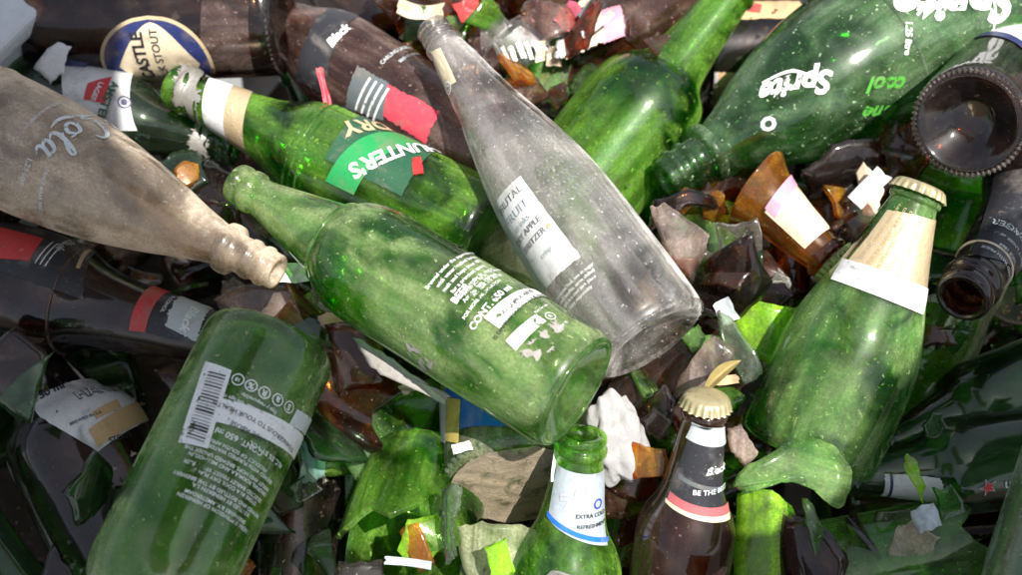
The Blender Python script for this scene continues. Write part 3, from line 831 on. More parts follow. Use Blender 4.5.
# --- upright looking dusty base with blue label
B20 = Bottle('beer_bottle', 'longneck', (520, 484), (502, 214), 150, 'pale_green_dusty', 'dusty pale green bottle under the central one, blue label and mud caked base', hb=-.038, hm=-.07, wpos=.1)
lab = B20.patch('front_label', [(440, 398), (560, 398), (556, 446), (440, 444)], 'paper_blue', .0006, torn=.001)
B20.patch('yellow_edge', [(440, 398), (462, 400), (460, 444), (438, 440)], 'paper_yellow', .001, parent=lab)
B20.patch('white_edge', [(437, 398), (448, 398), (448, 444), (436, 440)], 'paper_white', .0013, parent=lab)
B20.ring('knurled_ring', .004, 'grey_green_glass', .0012, .0014, knurl=50, ka=.5, r=B20.R*.97)
vs, fs = [], []
for k in range(9):
    for i in range(48):
        th = 2*PI*i/48; r = B20.R * .92 * k / 8
        vs.append((r*math.cos(th), r*math.sin(th), -.0012 - .0016 * (noise.noise(V((r*150*math.cos(th), r*150*math.sin(th), 2)))) ))
for k in range(8):
    for i in range(48):
        j = (i+1) % 48
        fs.append((k*48+i, (k+1)*48+i, (k+1)*48+j, k*48+j))
link('mud_crust', vs, fs, 'dirt', B20.o)
# --- dark green bottle in the hollow
B21 = Bottle('beer_bottle', 'longneck', (520, 405), (296, 463), 96, 'green_glass_clean', 'dark green bottle in the hollow below the central bottle, pale foil on its mouth', hb=-.09, hm=-.065, wpos=.4)
B21.patch('mouth_foil', [(300, 474), (300, 450), (322, 450), (324, 480)], 'paper_teal', .0005, torn=.001, grow=.3)
B22 = Bottle('broken_bottle', 'beer', (430, 470), (352, 700), 132, 'green_glass_clean', 'broken green bottle body with a jagged front edge, bottom left of the middle', hb=-.07, hm=-.02, cut=.42, cutseed=3, wpos=.2, jamp=.06)
# --- green with silver label, bottom
B24 = Bottle('beer_bottle', 'longneck', (548, 708), (583, 433), 112, 'green_glass_clean', 'green bottle at the bottom middle with a silver grey neck label edged in blue', hb=-.11, hm=.015, wpos=.4)
lab = B24.patch('neck_label', [(561, 466), (602, 470), (604, 545), (551, 521)], 'paper_silver', .0005, grow=.08)
B24.prints('silver_logo', [('p', ribbons([[(-1, .2, .3), (-.2, .5, .3)], [(-.9, -.1, .3), (0, .1, .3)], [(-.4, -.9, .28), (-.1, .0, .28)], [(.3, 0, .35), (.35, 1.1, .35)], [(.9, .6, .3), (1.2, 1.2, .3)]], px(12)), (572, 500, 0), 0)], 'ink_pale', .0009, lab)
B24.prints('printed_text', [T('EXTRA COLD', 592, 515, 4, 0, .02), T('REFRESHMENT', 593, 525, 3.8, 0, .02)], 'ink_black', .0009, lab)
B24.prints('crest_mark', [('p', circle(px(5), px(1.6)), (597, 503, 0), 0)], 'ink_blue', .0009, lab)
B24.patch('blue_band', [(551, 513), (605, 536), (605, 541), (550, 518)], 'paper_blue', .0009, parent=lab, grow=.06)
# --- brown, gold cap, bottom
B25 = Bottle('beer_bottle', 'longneck', (664, 668), (707, 397), 99, 'amber_glass', 'capped brown lager bottle near the bottom with a black, grey and red neck label', hb=-.09, hm=.04, wpos=.4)
B25.cap('cap_gold', B25.R * .455)
lab = B25.patch('neck_label', [(694, 422), (723, 426), (726, 517), (668, 497)], 'paper_black', .0005, grow=.04)
B25.patch('grey_band', [(694, 422), (723, 426), (724, 443), (688, 438)], 'paper_grey', .0008, parent=lab, grow=.04)
B25.prints('printed_text', [T('Black', 716, 469, 8, 0, .03, .2)], 'ink_white', .0012, lab)
B25.patch('grey_band', [(682, 474), (727, 484), (727, 488), (680, 478)], 'paper_slate', .0008, parent=lab, grow=.04)
B25.patch('red_band', [(673, 492), (727, 502), (727, 513), (670, 500)], 'paper_dusk', .0008, parent=lab, grow=.04)
B25.patch('cream_band', [(669, 499), (727, 512), (727, 519), (668, 503)], 'paper_cream', .0009, parent=lab, grow=.04)
B25.prints('printed_text', [T('BE THE BEST', 712, 491, 5, 0, .02)], 'ink_dirty_white', .0012, lab)
# --- broken green shoulder, lower right
# --- dark bottles lower right
B27 = Bottle('beer_bottle', 'beer', (1120, 446), (836, 480), 98, 'dark_green_glass', 'dark green bottle in the right shade with small red star, white neck label', hb=-.045, hm=-.03, wpos=.35)
lab = B27.patch('neck_label', [(880, 497), (884, 474), (940, 478), (945, 508)], 'paper_white', .0005, torn=.001)
B27.patch('blue_band', [(885, 498), (889, 474), (892, 474), (888, 499)], 'paper_navy', .0008, parent=lab)
B27.prints('red_star', [('p', star(px(9.5)), (988, 487, 0), 75)], 'ink_dirty_white', .0005)
B27.prints('red_star', [('p', star(px(7.5)), (988, 487, 0), 75)], 'ink_red', .0009)
B27.prints('printed_text', [T('Heineken', 1032, 480, 11, 95, .02)], 'ink_dirty_white', .0006)
B29 = Bottle('soda_bottle', 'sprite', (1110, 372), (985, 800), 124, 'grey_green_glass', 'dusty grey green clear bottle in the bottom right corner', hb=.03, hm=.04, wpos=.4)
B30 = Bottle('beer_bottle', 'beer', (1120, 352), (872, 452), 98, 'dark_green_glass', 'dark teal green bottle lying in the shade at the right edge', hb=-.06, hm=-.05, wpos=.35)
B31 = Bottle('beer_bottle', 'beer', (985, 212), (880, 452), 96, 'green_glass_dusty', 'mid green bottle between the gold necked bottle and the black labelled one', hb=-.075, hm=-.12, wpos=.2)
# --- brown lager left
B32 = Bottle('beer_bottle', 'longneck', (-182, 232), (262, 352), 122, 'dark_amber_glass', 'dark brown lager bottle at the left with red and black body and neck labels', hb=-.04, hm=-.025, wpos=.4)
lab = B32.patch('front_label', [(96, 252), (84, 300), (-30, 262), (-6, 222)][::1], 'paper_black', .0005, torn=.0008)
B32.patch('red_band', [(44, 240), (30, 262), (-20, 258), (-2, 228)], 'paper_red', .0009, parent=lab)
B32.patch('gold_line', [(92, 252), (80, 270), (76, 269), (88, 250)], 'ink_gold', .0009, parent=lab)
B32.prints('label_stripe', [('p', rect(px(34), px(1.4), 8), (44 + 5 * i, 252 + 1.5 * i, 0), 0) for i in range(3)], 'ink_dirty_white', .0009, lab)
B32.prints('printed_text', [T('Black', 66, 246, 9, 0, .02, .3)], 'ink_dirty_white', .0012, lab)
lab = B32.patch('neck_label', [(212, 347), (226, 316), (158, 284), (134, 330)], 'paper_black', .0005, torn=.0006)
B32.patch('red_band', [(146, 332), (172, 290), (156, 284), (130, 330)], 'paper_red', .0009, parent=lab)
B32.patch('grey_band', [(198, 342), (214, 310), (182, 296), (166, 326)], 'paper_grey', .0009, parent=lab, torn=.002)
B32.prints('script_logo', [T('Black', 190, 318, 10, 0, .03, .3)], 'ink_white', .0013, lab)
B32.prints('printed_text', [T('ALCOHOL', 168, 304, 4, 0, .02)], 'ink_dirty_white', .0013, lab)
B32.ring('shoulder_ring', B32.L * .60, 'amber_glass_dusty', .001, .0009)
# --- 750 ml
B33 = Bottle('beer_bottle', 'beer', (170, 622), (14, 322), 142, 'dark_amber_glass', 'dark brown quart bottle in the lower left shade with white and gold label', hb=-.10, hm=-.06, wpos=.4)
lab = B33.patch('front_label', [(30, 402), (110, 376), (150, 420), (98, 452)], 'paper_white', .0005, nu=30, torn=.0006)
B33.prints('printed_text', [T('750 ml', 49, 392, 8.5, 0, .03), T('STOUT', 120, 438, 6, 0, .02), T('BREWED IN S.A.', 86, 418, 3.6, 0, .01)], 'ink_black', .0012, lab)
B33.prints('printed_text', [T('HANSA', 100, 390, 13, 0, .03)], 'ink_black', .0012, lab)
B33.prints('printed_text', [T('HANSA', 100, 390, 13, 0, -.01)], 'ink_white', .0015, lab)
B33.patch('gold_band', [(88, 430), (138, 402), (150, 420), (98, 448)], 'paper_tan', .0009, parent=lab)
B33.patch('gold_band', [(92, 412), (116, 400), (120, 408), (96, 420)], 'paper_tan', .0009, parent=lab)
# ================================================================== broken glass, scraps, and what lies below
def clear_of(p, rad, skip_cut=False):
    for b in BOTTLES:
        ax = b.m - b.b; t = (p - b.b).dot(ax) / ax.length_squared
        tt = min(max(t, 0), 1)
        if b.cut is not None and ((b.keep == 'base' and t > b.cut + .05) or (b.keep == 'mouth' and t < b.cut - .05)): continue
        q = b.b + ax * tt
        if (p - q).length < prof_r(b.pr, max(tt, .04)) * b.R + rad: return False
    return True
# --- single shards cut from bottle walls
def shard(p, size, mat, seed, R=None, normal=None, spin=0.0, name='glass_shard', label=None, cat='shard', group=None, t=0.003, aspect=1.0, outline=None):
    r = random.Random(seed)
    R = R or r.uniform(.036, .048)
    m = r.choice([3, 4, 4, 5, 5, 6]); off = r.uniform(0, 6.28)
    poly = []
    for i in range(m):
        a = off + (i + r.uniform(-.3, .3)) * 2 * PI / m; q = r.uniform(.75, 1.1)
        poly.append((math.cos(a) * size / 2 * q, math.sin(a) * size / 2 * q * aspect))
    if outline: poly, m = outline, len(outline); size = .03
    fine = []                                   # slightly ragged sides
    for i in range(m):
        a, b_ = poly[i], poly[(i + 1) % m]
        bow = r.uniform(-.05, .06) * size
        dx, dy = b_[0] - a[0], b_[1] - a[1]; l = math.hypot(dx, dy) or 1
        for k in range(6):
            u = k / 6; w_ = bow * 4 * u * (1 - u) + (r.uniform(-.02, .02) * size if k else 0)
            fine.append((a[0] + dx * u - dy / l * w_, a[1] + dy * u + dx / l * w_))
    n = len(fine); vs, fs, fl = [], [], []
    rings = [1.0, .75, .5, .25]
    for side in (0, 1):
        RR = R - t * side
        for k in rings:
            for x, y in fine:
                x, y = x * k, y * k; th = x / R
                vs.append((RR * math.cos(th) - R, RR * math.sin(th), y))
        vs.append((RR - R, 0, 0))
    N = n * 4 + 1
    for side in (0, 1):
        o_ = side * N
        for k in range(3):
            for i in range(n):
                j = (i + 1) % n
                f = (o_ + k*n + i, o_ + k*n + j, o_ + (k+1)*n + j, o_ + (k+1)*n + i)
                fs.append(f if side == 0 else f[::-1])
        for i in range(n):
            f = (o_ + 3*n + i, o_ + 3*n + (i+1) % n, o_ + 4*n); fs.append(f if side == 0 else f[::-1])
    for i in range(n):
        j = (i + 1) % n; fl.append(len(fs)); fs.append((j, i, N + i, N + j))
    o = link(name, vs, fs, mat, flat=fl)
    nv = normal or V((r.uniform(-.8, .8), r.uniform(-.9, .5), r.uniform(.3, 1.0)))
    q = nv.normalized().to_track_quat('X', 'Z')
    o.matrix_world = Matrix.Translation(p) @ q.to_matrix().to_4x4() @ Matrix.Rotation(spin or r.uniform(0, 2 * PI), 4, 'X')
    tag(o, label, cat, group)
    return o
def PS(pts, h, mat, seed, label, tilt=(0, 0, 0), ax=0, R=.05, t=.003, name='glass_shard', cat='shard'):
    """a shard with a given outline (picture points), facing roughly the camera"""
    cx = sum(p[0] for p in pts) / len(pts); cy = sum(p[1] for p in pts) / len(pts)
    c = P(cx, cy, h); k = depth(c) / FPX
    n = (V(CV) + V(tilt)).normalized()
    z0 = (UP - n * UP.dot(n)).normalized(); y0 = z0.cross(n)
    ca, sa = math.cos(math.radians(ax)), math.sin(math.radians(ax))
    y, z = y0 * ca + z0 * sa, z0 * ca - y0 * sa
    o = shard(c, .05, mat, seed, R=R, label=label, t=t, outline=[(((p[0] - cx) * ca + (cy - p[1]) * sa) * k, ((cy - p[1]) * ca - (p[0] - cx) * sa) * k) for p in pts], name=name, cat=cat)
    o.matrix_world = Matrix.Translation(c) @ Matrix((n, y, z)).transposed().to_4x4()
    return o
CV = (0, -.5, .87)
def S(x, y, h, sz, mat, seed, label, nrm=None, spin=0.0, asp=1.0, **k):
    return shard(P(x, y, h), px(sz), mat, seed, normal=V(nrm) if nrm else None, spin=spin, label=label, aspect=asp, **k)
CV = (0, -.5, .87)
S(918, 480, .012, 52, 'lime_glass', 39, 'narrow pointed green shard lying over the white neck label at the right', (.0, -.5, .8), 1.95, .28)
S(728, 330, -.03, 90, 'amber_glass', 41, 'brown shard above the dry leaf', (-.2, -.4, .9), 1.0, .7)
PS([(733, 489), (750, 464), (784, 443), (818, 436), (842, 446), (854, 468), (850, 494), (840, 510), (822, 496), (792, 482), (764, 484), (744, 497)], .01, 'green_glass', 26, 'smooth broken green bottle shoulder lying below the gold necked bottle', (.1, 0, 0), ax=72, R=.033, t=.0035)
PS([(650, 206), (664, 202), (711, 236), (707, 250), (694, 282), (672, 262)], .004, 'smoky_slab', 31, 'brown tinted clear slab of broken glass right of the clear spritzer bottle', (.1, 0, 0), R=.09, t=.004)
PS([(662, 214), (700, 196), (742, 201), (758, 224), (752, 258), (708, 262)], -.03, 'green_glass_clean', 33, 'curved green shard behind the smoky slab, right of the middle', (.1, .3, 0), R=.034)
PS([(652, 196), (690, 188), (724, 193), (745, 206), (720, 204), (686, 200), (658, 212), (642, 228)], -.012, 'dark_amber_glass', 34, 'thin dark brown rim splinter above the smoky slab', (.1, .3, 0), R=.034)
PS([(722, 306), (760, 301), (802, 306), (796, 336), (778, 368), (748, 350)], -.02, 'lime_glass', 35, 'glowing lime green shard left of the gold necked bottle', (-.1, .1, 0), R=.036)
PS([(716, 312), (730, 318), (756, 352), (762, 374), (744, 384), (722, 350)], -.006, 'grey_green_glass', 36, 'frosted pale green shard beside the lime green one', (-.4, 0, 0), R=.05)
PS([(736, 496), (772, 490), (792, 506), (812, 552), (808, 600), (734, 600)], -.03, 'lime_glass', 37, 'large glowing lime green shard below the broken green shoulder', (0, -.1, 0), R=.038)
PS([(800, 498), (812, 506), (834, 548), (846, 600), (828, 600), (812, 546)], -.02, 'green_glass', 38, 'narrow green splinter right of the large lime green shard', (.3, -.1, 0), R=.038)
PS([(668, 404), (690, 362), (714, 336), (738, 350), (728, 372), (704, 390)], -.004, 'smoky_slab', 40, 'long pale brown shard above the gold capped brown bottle', (-.2, 0, 0), R=.06)
PS([(344, 338), (366, 346), (404, 368), (452, 396), (446, 404), (398, 382), (362, 362)], .014, 'grey_residue', 68, 'pale peeled paper edge hanging below the central green bottle', (-.3, 0, 0), R=.08, t=.001, name='paper_strip', cat='paper')
PS([(32, 68), (58, 42), (72, 47), (64, 74), (50, 84)], -.004, 'paper_white', 20, 'white carton corner in the shade by the container rim', (-.1, 0, 0), R=.3, t=.001, name='carton_scrap', cat='carton')
PS([(60, 46), (66, 42), (92, 58), (74, 80), (60, 78)], -.012, 'paper_navy', 21, 'navy carton piece behind the white carton corner', (.1, 0, 0), R=.3, t=.001, name='carton_scrap', cat='carton')
PS([(212, 300), (250, 284), (318, 290), (346, 318), (342, 332), (262, 326), (222, 318)], -.02, 'smoky_slab', 42, 'flat clear shard with pink tinge under the cola bottle mouth', (.1, 0, 0), R=.12)
PS([(318, 316), (346, 312), (350, 332), (324, 334)], -.012, 'paper_rose', 69, 'pink label piece on the clear shard under the central bottle', (.1, 0, 0), R=.12, t=.0006, name='paper_scrap', cat='scrap')
PS([(800, 188), (836, 176), (858, 196), (842, 236), (814, 226)], -.035, 'smoky_slab', 70, 'clear curved shard between the amber neck and the gold cap', (-.3, .1, 0), R=.03)
PS([(852, 166), (862, 160), (884, 190), (878, 214), (862, 216)], -.012, 'paper_cream', 71, 'curled cream label strip left of the gold cap', (-.5, .1, 0), R=.02, t=.0006, name='paper_scrap', cat='scrap')
PS([(866, 150), (882, 128), (896, 120), (900, 170), (884, 196), (874, 182)], -.02, 'smoky_slab', 72, 'greyish upright shard left of the knurled brown base', (-.5, .1, 0), R=.03)
PS([(884, 130), (916, 108), (934, 160), (918, 184), (896, 190)], -.035, 'amber_glass', 73, 'brown curved shard below the knurled brown base', (-.3, .1, 0), R=.034)
PS([(744, 252), (790, 240), (826, 264), (812, 292), (766, 300), (736, 280)], -.045, 'amber_glass', 74, 'broad curved brown shard under the broken amber neck', (.1, .2, 0), R=.034)
PS([(702, 282), (742, 268), (760, 292), (728, 300)], -.035, 'dark_amber_glass', 75, 'dark brown shard below the smoky slab', (.1, .2, 0), R=.034)
PS([(820, 262), (846, 250), (860, 270), (838, 318), (818, 300)], -.03, 'amber_glass', 76, 'brown shard touching the gold neck label', (-.3, .2, 0), R=.034)
PS([(644, 402), (664, 384), (676, 400), (668, 440), (650, 430)], -.02, 'dark_amber_glass', 77, 'dark brown shard right of the plastic wrap', (-.3, .2, 0), R=.034)
PS([(728, 428), (742, 424), (762, 452), (746, 466), (732, 452)], .006, 'smoky_slab', 78, 'dusty brown shard right of the black neck label', (.3, .1, 0), R=.03)
PS([(438, 498), (452, 484), (462, 486), (452, 520), (456, 556), (444, 566), (436, 536)], .0, 'grey_green_glass', 55, 'upright curved green shard with frosted edge left of the muddy base', (-.8, 0, 0), R=.03)
PS([(452, 530), (480, 522), (520, 526), (548, 534), (532, 576), (470, 590)], -.03, 'pale_green_dusty', 53, 'dusty pale green dish shaped base shard at the bottom', (.1, -.1, 0), R=.034)
PS([(484, 548), (506, 538), (516, 572), (490, 584)], -.016, 'lime_glass', 54, 'lime green shard at the bottom beside the silver labelled bottle', (.1, -.1, 0), R=.034)
S(240, 300, -.03, 70, 'smoky_glass', 43, 'thin clear splinter beside the neck of the left brown bottle', (.3, -.4, .9), 1.4, .4)
S(648, 462, .0, 56, 'orange_glass', 44, 'bright amber shard left of the gold capped brown bottle', (-.3, -.4, .8), .6, .8)
S(655, 425, -.01, 40, 'smoky_glass', 45, 'small smoky shard between the plastic wrap and the amber shard', (.1, -.5, .8), 2.0, .8)
S(800, 245, -.06, 90, 'amber_glass', 46, 'curved brown shard under the broken amber neck', (.1, -.2, .9), .5, .8)
S(775, 290, -.035, 96, 'amber_glass', 47, 'broad brown shard above the lime green shard', (.2, -.5, .9), 1.4, .5)
S(860, 215, -.02, 76, 'smoky_glass', 48, 'clear curved shard left of the gold necked bottle', (-.5, -.3, .8), .3, .7)
S(840, 195, -.02, 70, 'orange_glass', 49, 'amber shard under the lemonade bottle', (.4, -.2, .8), .9, .5)
S(895, 145, -.01, 80, 'amber_glass', 50, 'tall brown shard left of the knurled base', (-.7, -.3, .6), .2, .5)
S(915, 330, -.03, 100, 'amber_glass', 51, 'dark amber splinter right of the gold necked bottle', (-.5, -.4, .7), .4, .35)
S(940, 300, -.02, 40, 'clear_glass', 52, 'small clear shard in front of the mid green bottle', (-.2, -.4, .7), .4, .6)
S(548, 520, -.02, 40, 'amber_glass_dusty', 56, 'ridged brown shard next to the silver labelled bottle', (-.1, -.5, .8), .9, .6)
S(424, 540, -.015, 56, 'lime_glass', 57, 'bright green shard inside the broken green body', (.1, -.4, .9), .9, .8)
S(898, 520, -.03, 60, 'smoky_glass', 58, 'pale blue tinged shard in the lower right shade', (.1, -.4, .9), .4, .6)
S(915, 545, -.02, 54, 'clear_glass_dirty', 59, 'mud flecked triangular shard in the lower right shade', (.0, -.5, .9), .8, .8)
S(950, 512, -.02, 80, 'green_glass', 60, 'green shard below the red star bottle', (.2, -.6, .8), 1.5, .4)
S(480, 62, -.02, 100, 'amber_glass_dusty', 61, 'dusty brown shard right of the clear bottle mouth', (.2, -.3, .9), .9, .6)
S(520, 92, -.02, 110, 'amber_glass_dusty', 62, 'large dusty brown curved shard behind the clear bottle neck', (.4, -.5, .8), 2.4, .5)
S(478, 22, -.02, 76, 'amber_glass_dusty', 63, 'brown shard with reddish smear at the top edge', (-.2, -.3, .9), 1.9, .7)
S(545, 22, -.01, 84, 'amber_glass_dusty', 64, 'brown shard at the top edge left of the pink banded bottle', (-.1, -.3, .9), .3, .7)
S(500, 108, -.04, 60, 'clear_glass', 65, 'clear splinter behind the clear bottle neck', (.1, -.3, .9), .6, .5)
S(585, 82, -.03, 50, 'green_glass', 66, 'small green shard left of the bright green bottle', (-.2, -.3, .9), .3, .8)
S(330, 300, -.02, 60, 'smoky_glass', 67, 'clear shard under the shoulder of the central green bottle', (.2, -.4, .9), .3, .5)
# --- paper scraps
def scrap(x, y, h, w_, hh, mat, seed, label, nrm=None, group=None, curl=.4, cat='scrap', name='paper_scrap', spin=None):
    r = random.Random(seed); vs, fs = [], []
    n = 14; a, b = px(w_), px(hh)
    je = jag(seed, 11, .8, 1.0)
    for s_ in (0, 1):
        for j in range(n + 1):
            for i in range(n + 1):
                u, v = i / n * 2 - 1, j / n * 2 - 1
                e = je(math.atan2(v, u) + PI)
                z = curl * a * u * u * .5 + .0022 * noise.noise(V((u * 1.6, v * 1.6, seed)))
                vs.append((u * a / 2 * e, v * b / 2 * e, z - .0003 * s_))
    m = (n + 1) ** 2
    for j in range(n):
        for i in range(n):
            q = j * (n + 1) + i
            fs.append((q, q + 1, q + n + 2, q + n + 1)); fs.append((m + q + n + 1, m + q + n + 2, m + q + 1, m + q))
    o = link(name, vs, fs, mat)
    nv = V(nrm) if nrm else V((r.uniform(-.5, .5), r.uniform(-.8, .1), 1))
    o.matrix_world = Matrix.Translation(P(x, y, h)) @ nv.normalized().to_track_quat('Z', 'Y').to_matrix().to_4x4() @ Matrix.Rotation(r.uniform(0, 6.28) if spin is None else spin, 4, 'Z')
    tag(o, label, cat, group)
    return o
scrap(325, 90, .008, 9, 52, 'paper_crimson', 5, 'red paper strip sticking up between the stout and the broken lager bottle', (-.2, -.5, .9), spin=.55)
scrap(420, 12, -.005, 60, 22, 'paper_cream', 7, 'dirty cream cardboard scrap at the top edge', (.1, -.3, .9), spin=-.4)
scrap(292, 273, .005, 46, 22, 'paper_white', 8, 'crumpled white paper between the cola bottle mouth and the central bottle', (.1, -.4, .9), spin=-.2)
scrap(568, 18, -.012, 36, 26, 'paper_pink', 9, 'pink and grey label scrap at the top edge', (.1, -.4, .9), spin=.7)
scrap(590, 12, -.008, 34, 20, 'paper_slate', 10, 'dark striped label scrap at the top edge', (.1, -.4, .9), spin=.7)
scrap(596, 26, -.006, 50, 9, 'paper_white', 11, 'long white paper strip above the pink banded bottle', (.1, -.4, .9), spin=.45)
scrap(540, 52, -.002, 12, 26, 'paper_cream', 12, 'cream ribbed paper comb at the top, left of the pink banded bottle', (.1, -.4, .9), spin=-.2)
for i in range(5):
    scrap(505 + i * 8, 53 + (i % 2) * 2 - i*1.5, .002, 5.5 + (i * 7 % 3), 17 + (i * 5 % 4) * 2.5, 'ink_white', 40 + i, 'white rib of a torn ridged label near the top middle', (.1, -.4, .9), group='white ribs of the torn ridged label', curl=-.5, spin=.15)
scrap(470, 8, -.012, 40, 26, 'paper_red', 13, 'faded red paper on the brown shards at the top', (.1, -.4, .9), spin=.3)
scrap(725, 312, -.012, 20, 26, 'paper_grey', 15, 'white paper scrap tucked behind the lime green shard', (.1, -.4, .9), spin=.3)
scrap(870, 188, -.006, 22, 50, 'paper_white', 16, 'upright white paper strip left of the gold cap', (-.4, -.5, .9), spin=-.2)
scrap(462, 447, -.004, 20, 10, 'paper_white', 17, 'small white flake hanging under the blue label', (.1, -.5, .9), spin=.1, curl=0)
scrap(408, 562, .005, 46, 8, 'paper_grey', 18, 'curved white paper strip on the edge of the broken green body', (.1, -.4, .9), spin=-.35)
scrap(562, 462, .004, 20, 40, 'paper_white', 19, 'white plastic strip left of the silver labelled bottle', (.1, -.4, .9), spin=-.3)
scrap(925, 518, -.008, 26, 26, 'paper_silver', 22, 'pale blue paper scrap in the lower right shade', (.1, -.5, .9), spin=.2)
# --- dry leaf
vs, fs = [], []
n1, n2 = 20, 8
for s_ in (0, 1):
    for i in range(n1 + 1):
        u = i / n1; hw = px(7) * math.sin(PI * u) ** .8 * (1 - .3 * u)
        for j in range(n2 + 1):
            v = j / n2 * 2 - 1
            vs.append((px(48) * (u - .5), hw * v + .001 * math.sin(u * 3.1), .004 * math.sin(u * 3.0) + .005 * abs(v) * math.sin(u*3.1) + .0008 * noise.noise(V((u * 9, v * 2, 3))) - .0003 * s_))
m = (n1 + 1) * (n2 + 1)
for i in range(n1):
    for j in range(n2):
        a = i * (n2 + 1) + j
        fs.append((a, a + n2 + 1, a + n2 + 2, a + 1)); fs.append((m + a + 1, m + a + n2 + 2, m + a + n2 + 1, m + a))
for k, (x, y, sp, lb) in enumerate([(722, 377, .5, 'curled yellow dry leaf just above the gold capped bottle')]):
    o = link('dry_leaf', vs, fs, 'leaf')
    o.matrix_world = Matrix.Translation(P(x, y, .022 + .006 * k)) @ V((.1, -.45, .9)).to_track_quat('Z', 'Y').to_matrix().to_4x4() @ Matrix.Rotation(sp, 4, 'Z') @ Matrix.Rotation(-.3 + k, 4, 'X')
    tag(o, lb, 'leaf')
# --- crumpled plastic
def crumple(name, p, sx, sy, sz, mat, seed, rotz, label, cat):
    bm = bmesh.new(); bmesh.ops.create_icosphere(bm, subdivisions=5, radius=1)
    for v in bm.verts:
        c = v.co.copy()
        d = 1 + .16 * noise.noise(c * 1.7 + V((seed, 0, 0))) * 2 + .06 * (1 - abs(noise.noise(c * 2.4 + V((seed, 5, 0)))) * 3) + .012 * noise.noise(c * 7)
        v.co = V((c.x * sx * d, c.y * sy * d, c.z * sz * d))
    vs = [v.co.copy() for v in bm.verts]; bm.verts.index_update()
    fs = [tuple(v.index for v in f.verts) for f in bm.faces]; bm.free()
    o = link(name, vs, fs, mat)
    o.matrix_world = Matrix.Translation(p) @ V(CV).to_track_quat('Z', 'Y').to_matrix().to_4x4() @ Matrix.Rotation(rotz, 4, 'Z')
    tag(o, label, cat)
    return o
crumple('plastic_wrap', P(617, 438, -.004), px(25), px(43), px(16), 'plastic', 2, .15, 'crumpled white plastic wrap below the base of the central green bottle', 'plastic wrap')
# --- bottles buried under the top layer
def buried(x, y, h, ang, wd, pn, mat, kind):
    Lp = wd * 3.3
    dx, dy = math.cos(ang) * Lp / 2, math.sin(ang) * Lp / 2
    b, m_ = P(x - dx, y - dy, h), P(x + dx, y + dy, h + rnd.uniform(-.02, .02))
    R_ = wd / 2 * depth((b + m_) / 2) / FPX
    for t in range(0, 9):
        p = b.lerp(m_, t / 8)
        for q in BOTTLES:
            ax = q.m - q.b; tt = min(max((p - q.b).dot(ax) / ax.length_squared, 0), 1)
            if (p - (q.b + ax * tt)).length < (prof_r(PR[pn], max(.04, t / 8)) * R_ + prof_r(q.pr, max(.04, tt)) * q.R) * .97: return False
    n0 = len(BOTTLES)
    lb, gp = kind
    Bottle('beer_bottle', pn, (x - dx, y - dy), (x + dx, y + dy), wd, mat, lb, hb=h, hm=h + (m_ - b).z, group=gp, has_parts=False, nt_=40)
    return True
KG = ('green bottle half buried in the dark under the top layer', 'green bottles buried under the top layer')
KA = ('brown bottle half buried in the dark under the top layer', 'brown bottles buried under the top layer')
cnt = 0
for tries in range(2600):
    x, y = rnd.uniform(-60, 1080), rnd.uniform(-60, 640)
    h = rnd.choice([-.07, -.085, -.10, -.12, -.14, -.16, -.18])
    g = rnd.random() < (.35 if y < 250 else .6)
    if buried(x, y, h, rnd.uniform(0, 2 * PI), rnd.uniform(84, 110), rnd.choice(['beer', 'longneck']), rnd.choice(['green_glass', 'dark_green_glass', 'dark_green_glass']) if g else 'dark_amber_glass', KG if g else KA): cnt += 1  # mostly dark glass, so the shade of the deep gaps is partly in the colour
    if cnt >= 46: break
print('buried', cnt)
# --- large curved fragments of bottle walls
FR = {'green_glass': ('large curved green fragment of a bottle wall between the bottles', 'large curved green fragments'),
      'amber_glass': ('large curved brown fragment of a bottle wall between the bottles', 'large curved brown fragments')}
n = 0
for tries in range(1500):
    zx, zy, w_, h_ = rnd.choice([(760, 260, 90, 70), (690, 400, 40, 60), (520, 40, 90, 35), (420, 520, 80, 50), (330, 390, 30, 30), (860, 540, 90, 40), (600, 510, 60, 50), (200, 150, 40, 20)])
    x, y = zx + rnd.uniform(-w_, w_), zy + rnd.uniform(-h_, h_); h = rnd.uniform(-.085, -.03)
    p = P(x, y, h)
    if not clear_of(p, .022): continue
    m = rnd.choice(['green_glass', 'amber_glass', 'amber_glass'] if y < 430 else ['green_glass', 'green_glass', 'amber_glass'])
    pn = rnd.choice(['beer', 'longneck', 'sprite']); L_, R_ = .24, rnd.uniform(.028, .036)
    a0 = rnd.uniform(0, .45); a1 = a0 + rnd.uniform(.07, .15)
    jl, jh = jag(tries, 7, -.03, .03), jag(tries + 7, 7, -.03, .03)
    th = rnd.uniform(50, 120)
    zc = PR[pn][int((a0 + a1) / 2 * (len(PR[pn]) - 1))][0] * L_
    vs, fs = shell(PR[pn], L_, R_, .003, a_lo=(lambda t: max(0.0, a0 + jl(t * 3 % 6.28))), a_hi=(lambda t: a1 + jh(t * 3 % 6.28)), th0=-math.radians(th / 2), th1=math.radians(th / 2), nt_=26, centre=(R_ * .8, 0, zc))
    lb, gp = FR[m]
    o = link('curved_fragment', vs, fs, m, flat=list(FLAT))
    nv = V((rnd.uniform(-.8, .8), rnd.uniform(-.9, .3), rnd.uniform(.4, 1)))
    o.matrix_world = Matrix.Translation(p) @ nv.normalized().to_track_quat('X', 'Z').to_matrix().to_4x4() @ Matrix.Rotation(rnd.uniform(0, 6.28), 4, 'X')
    tag(o, lb, 'fragment', gp)
    n += 1
    if n >= 54: break
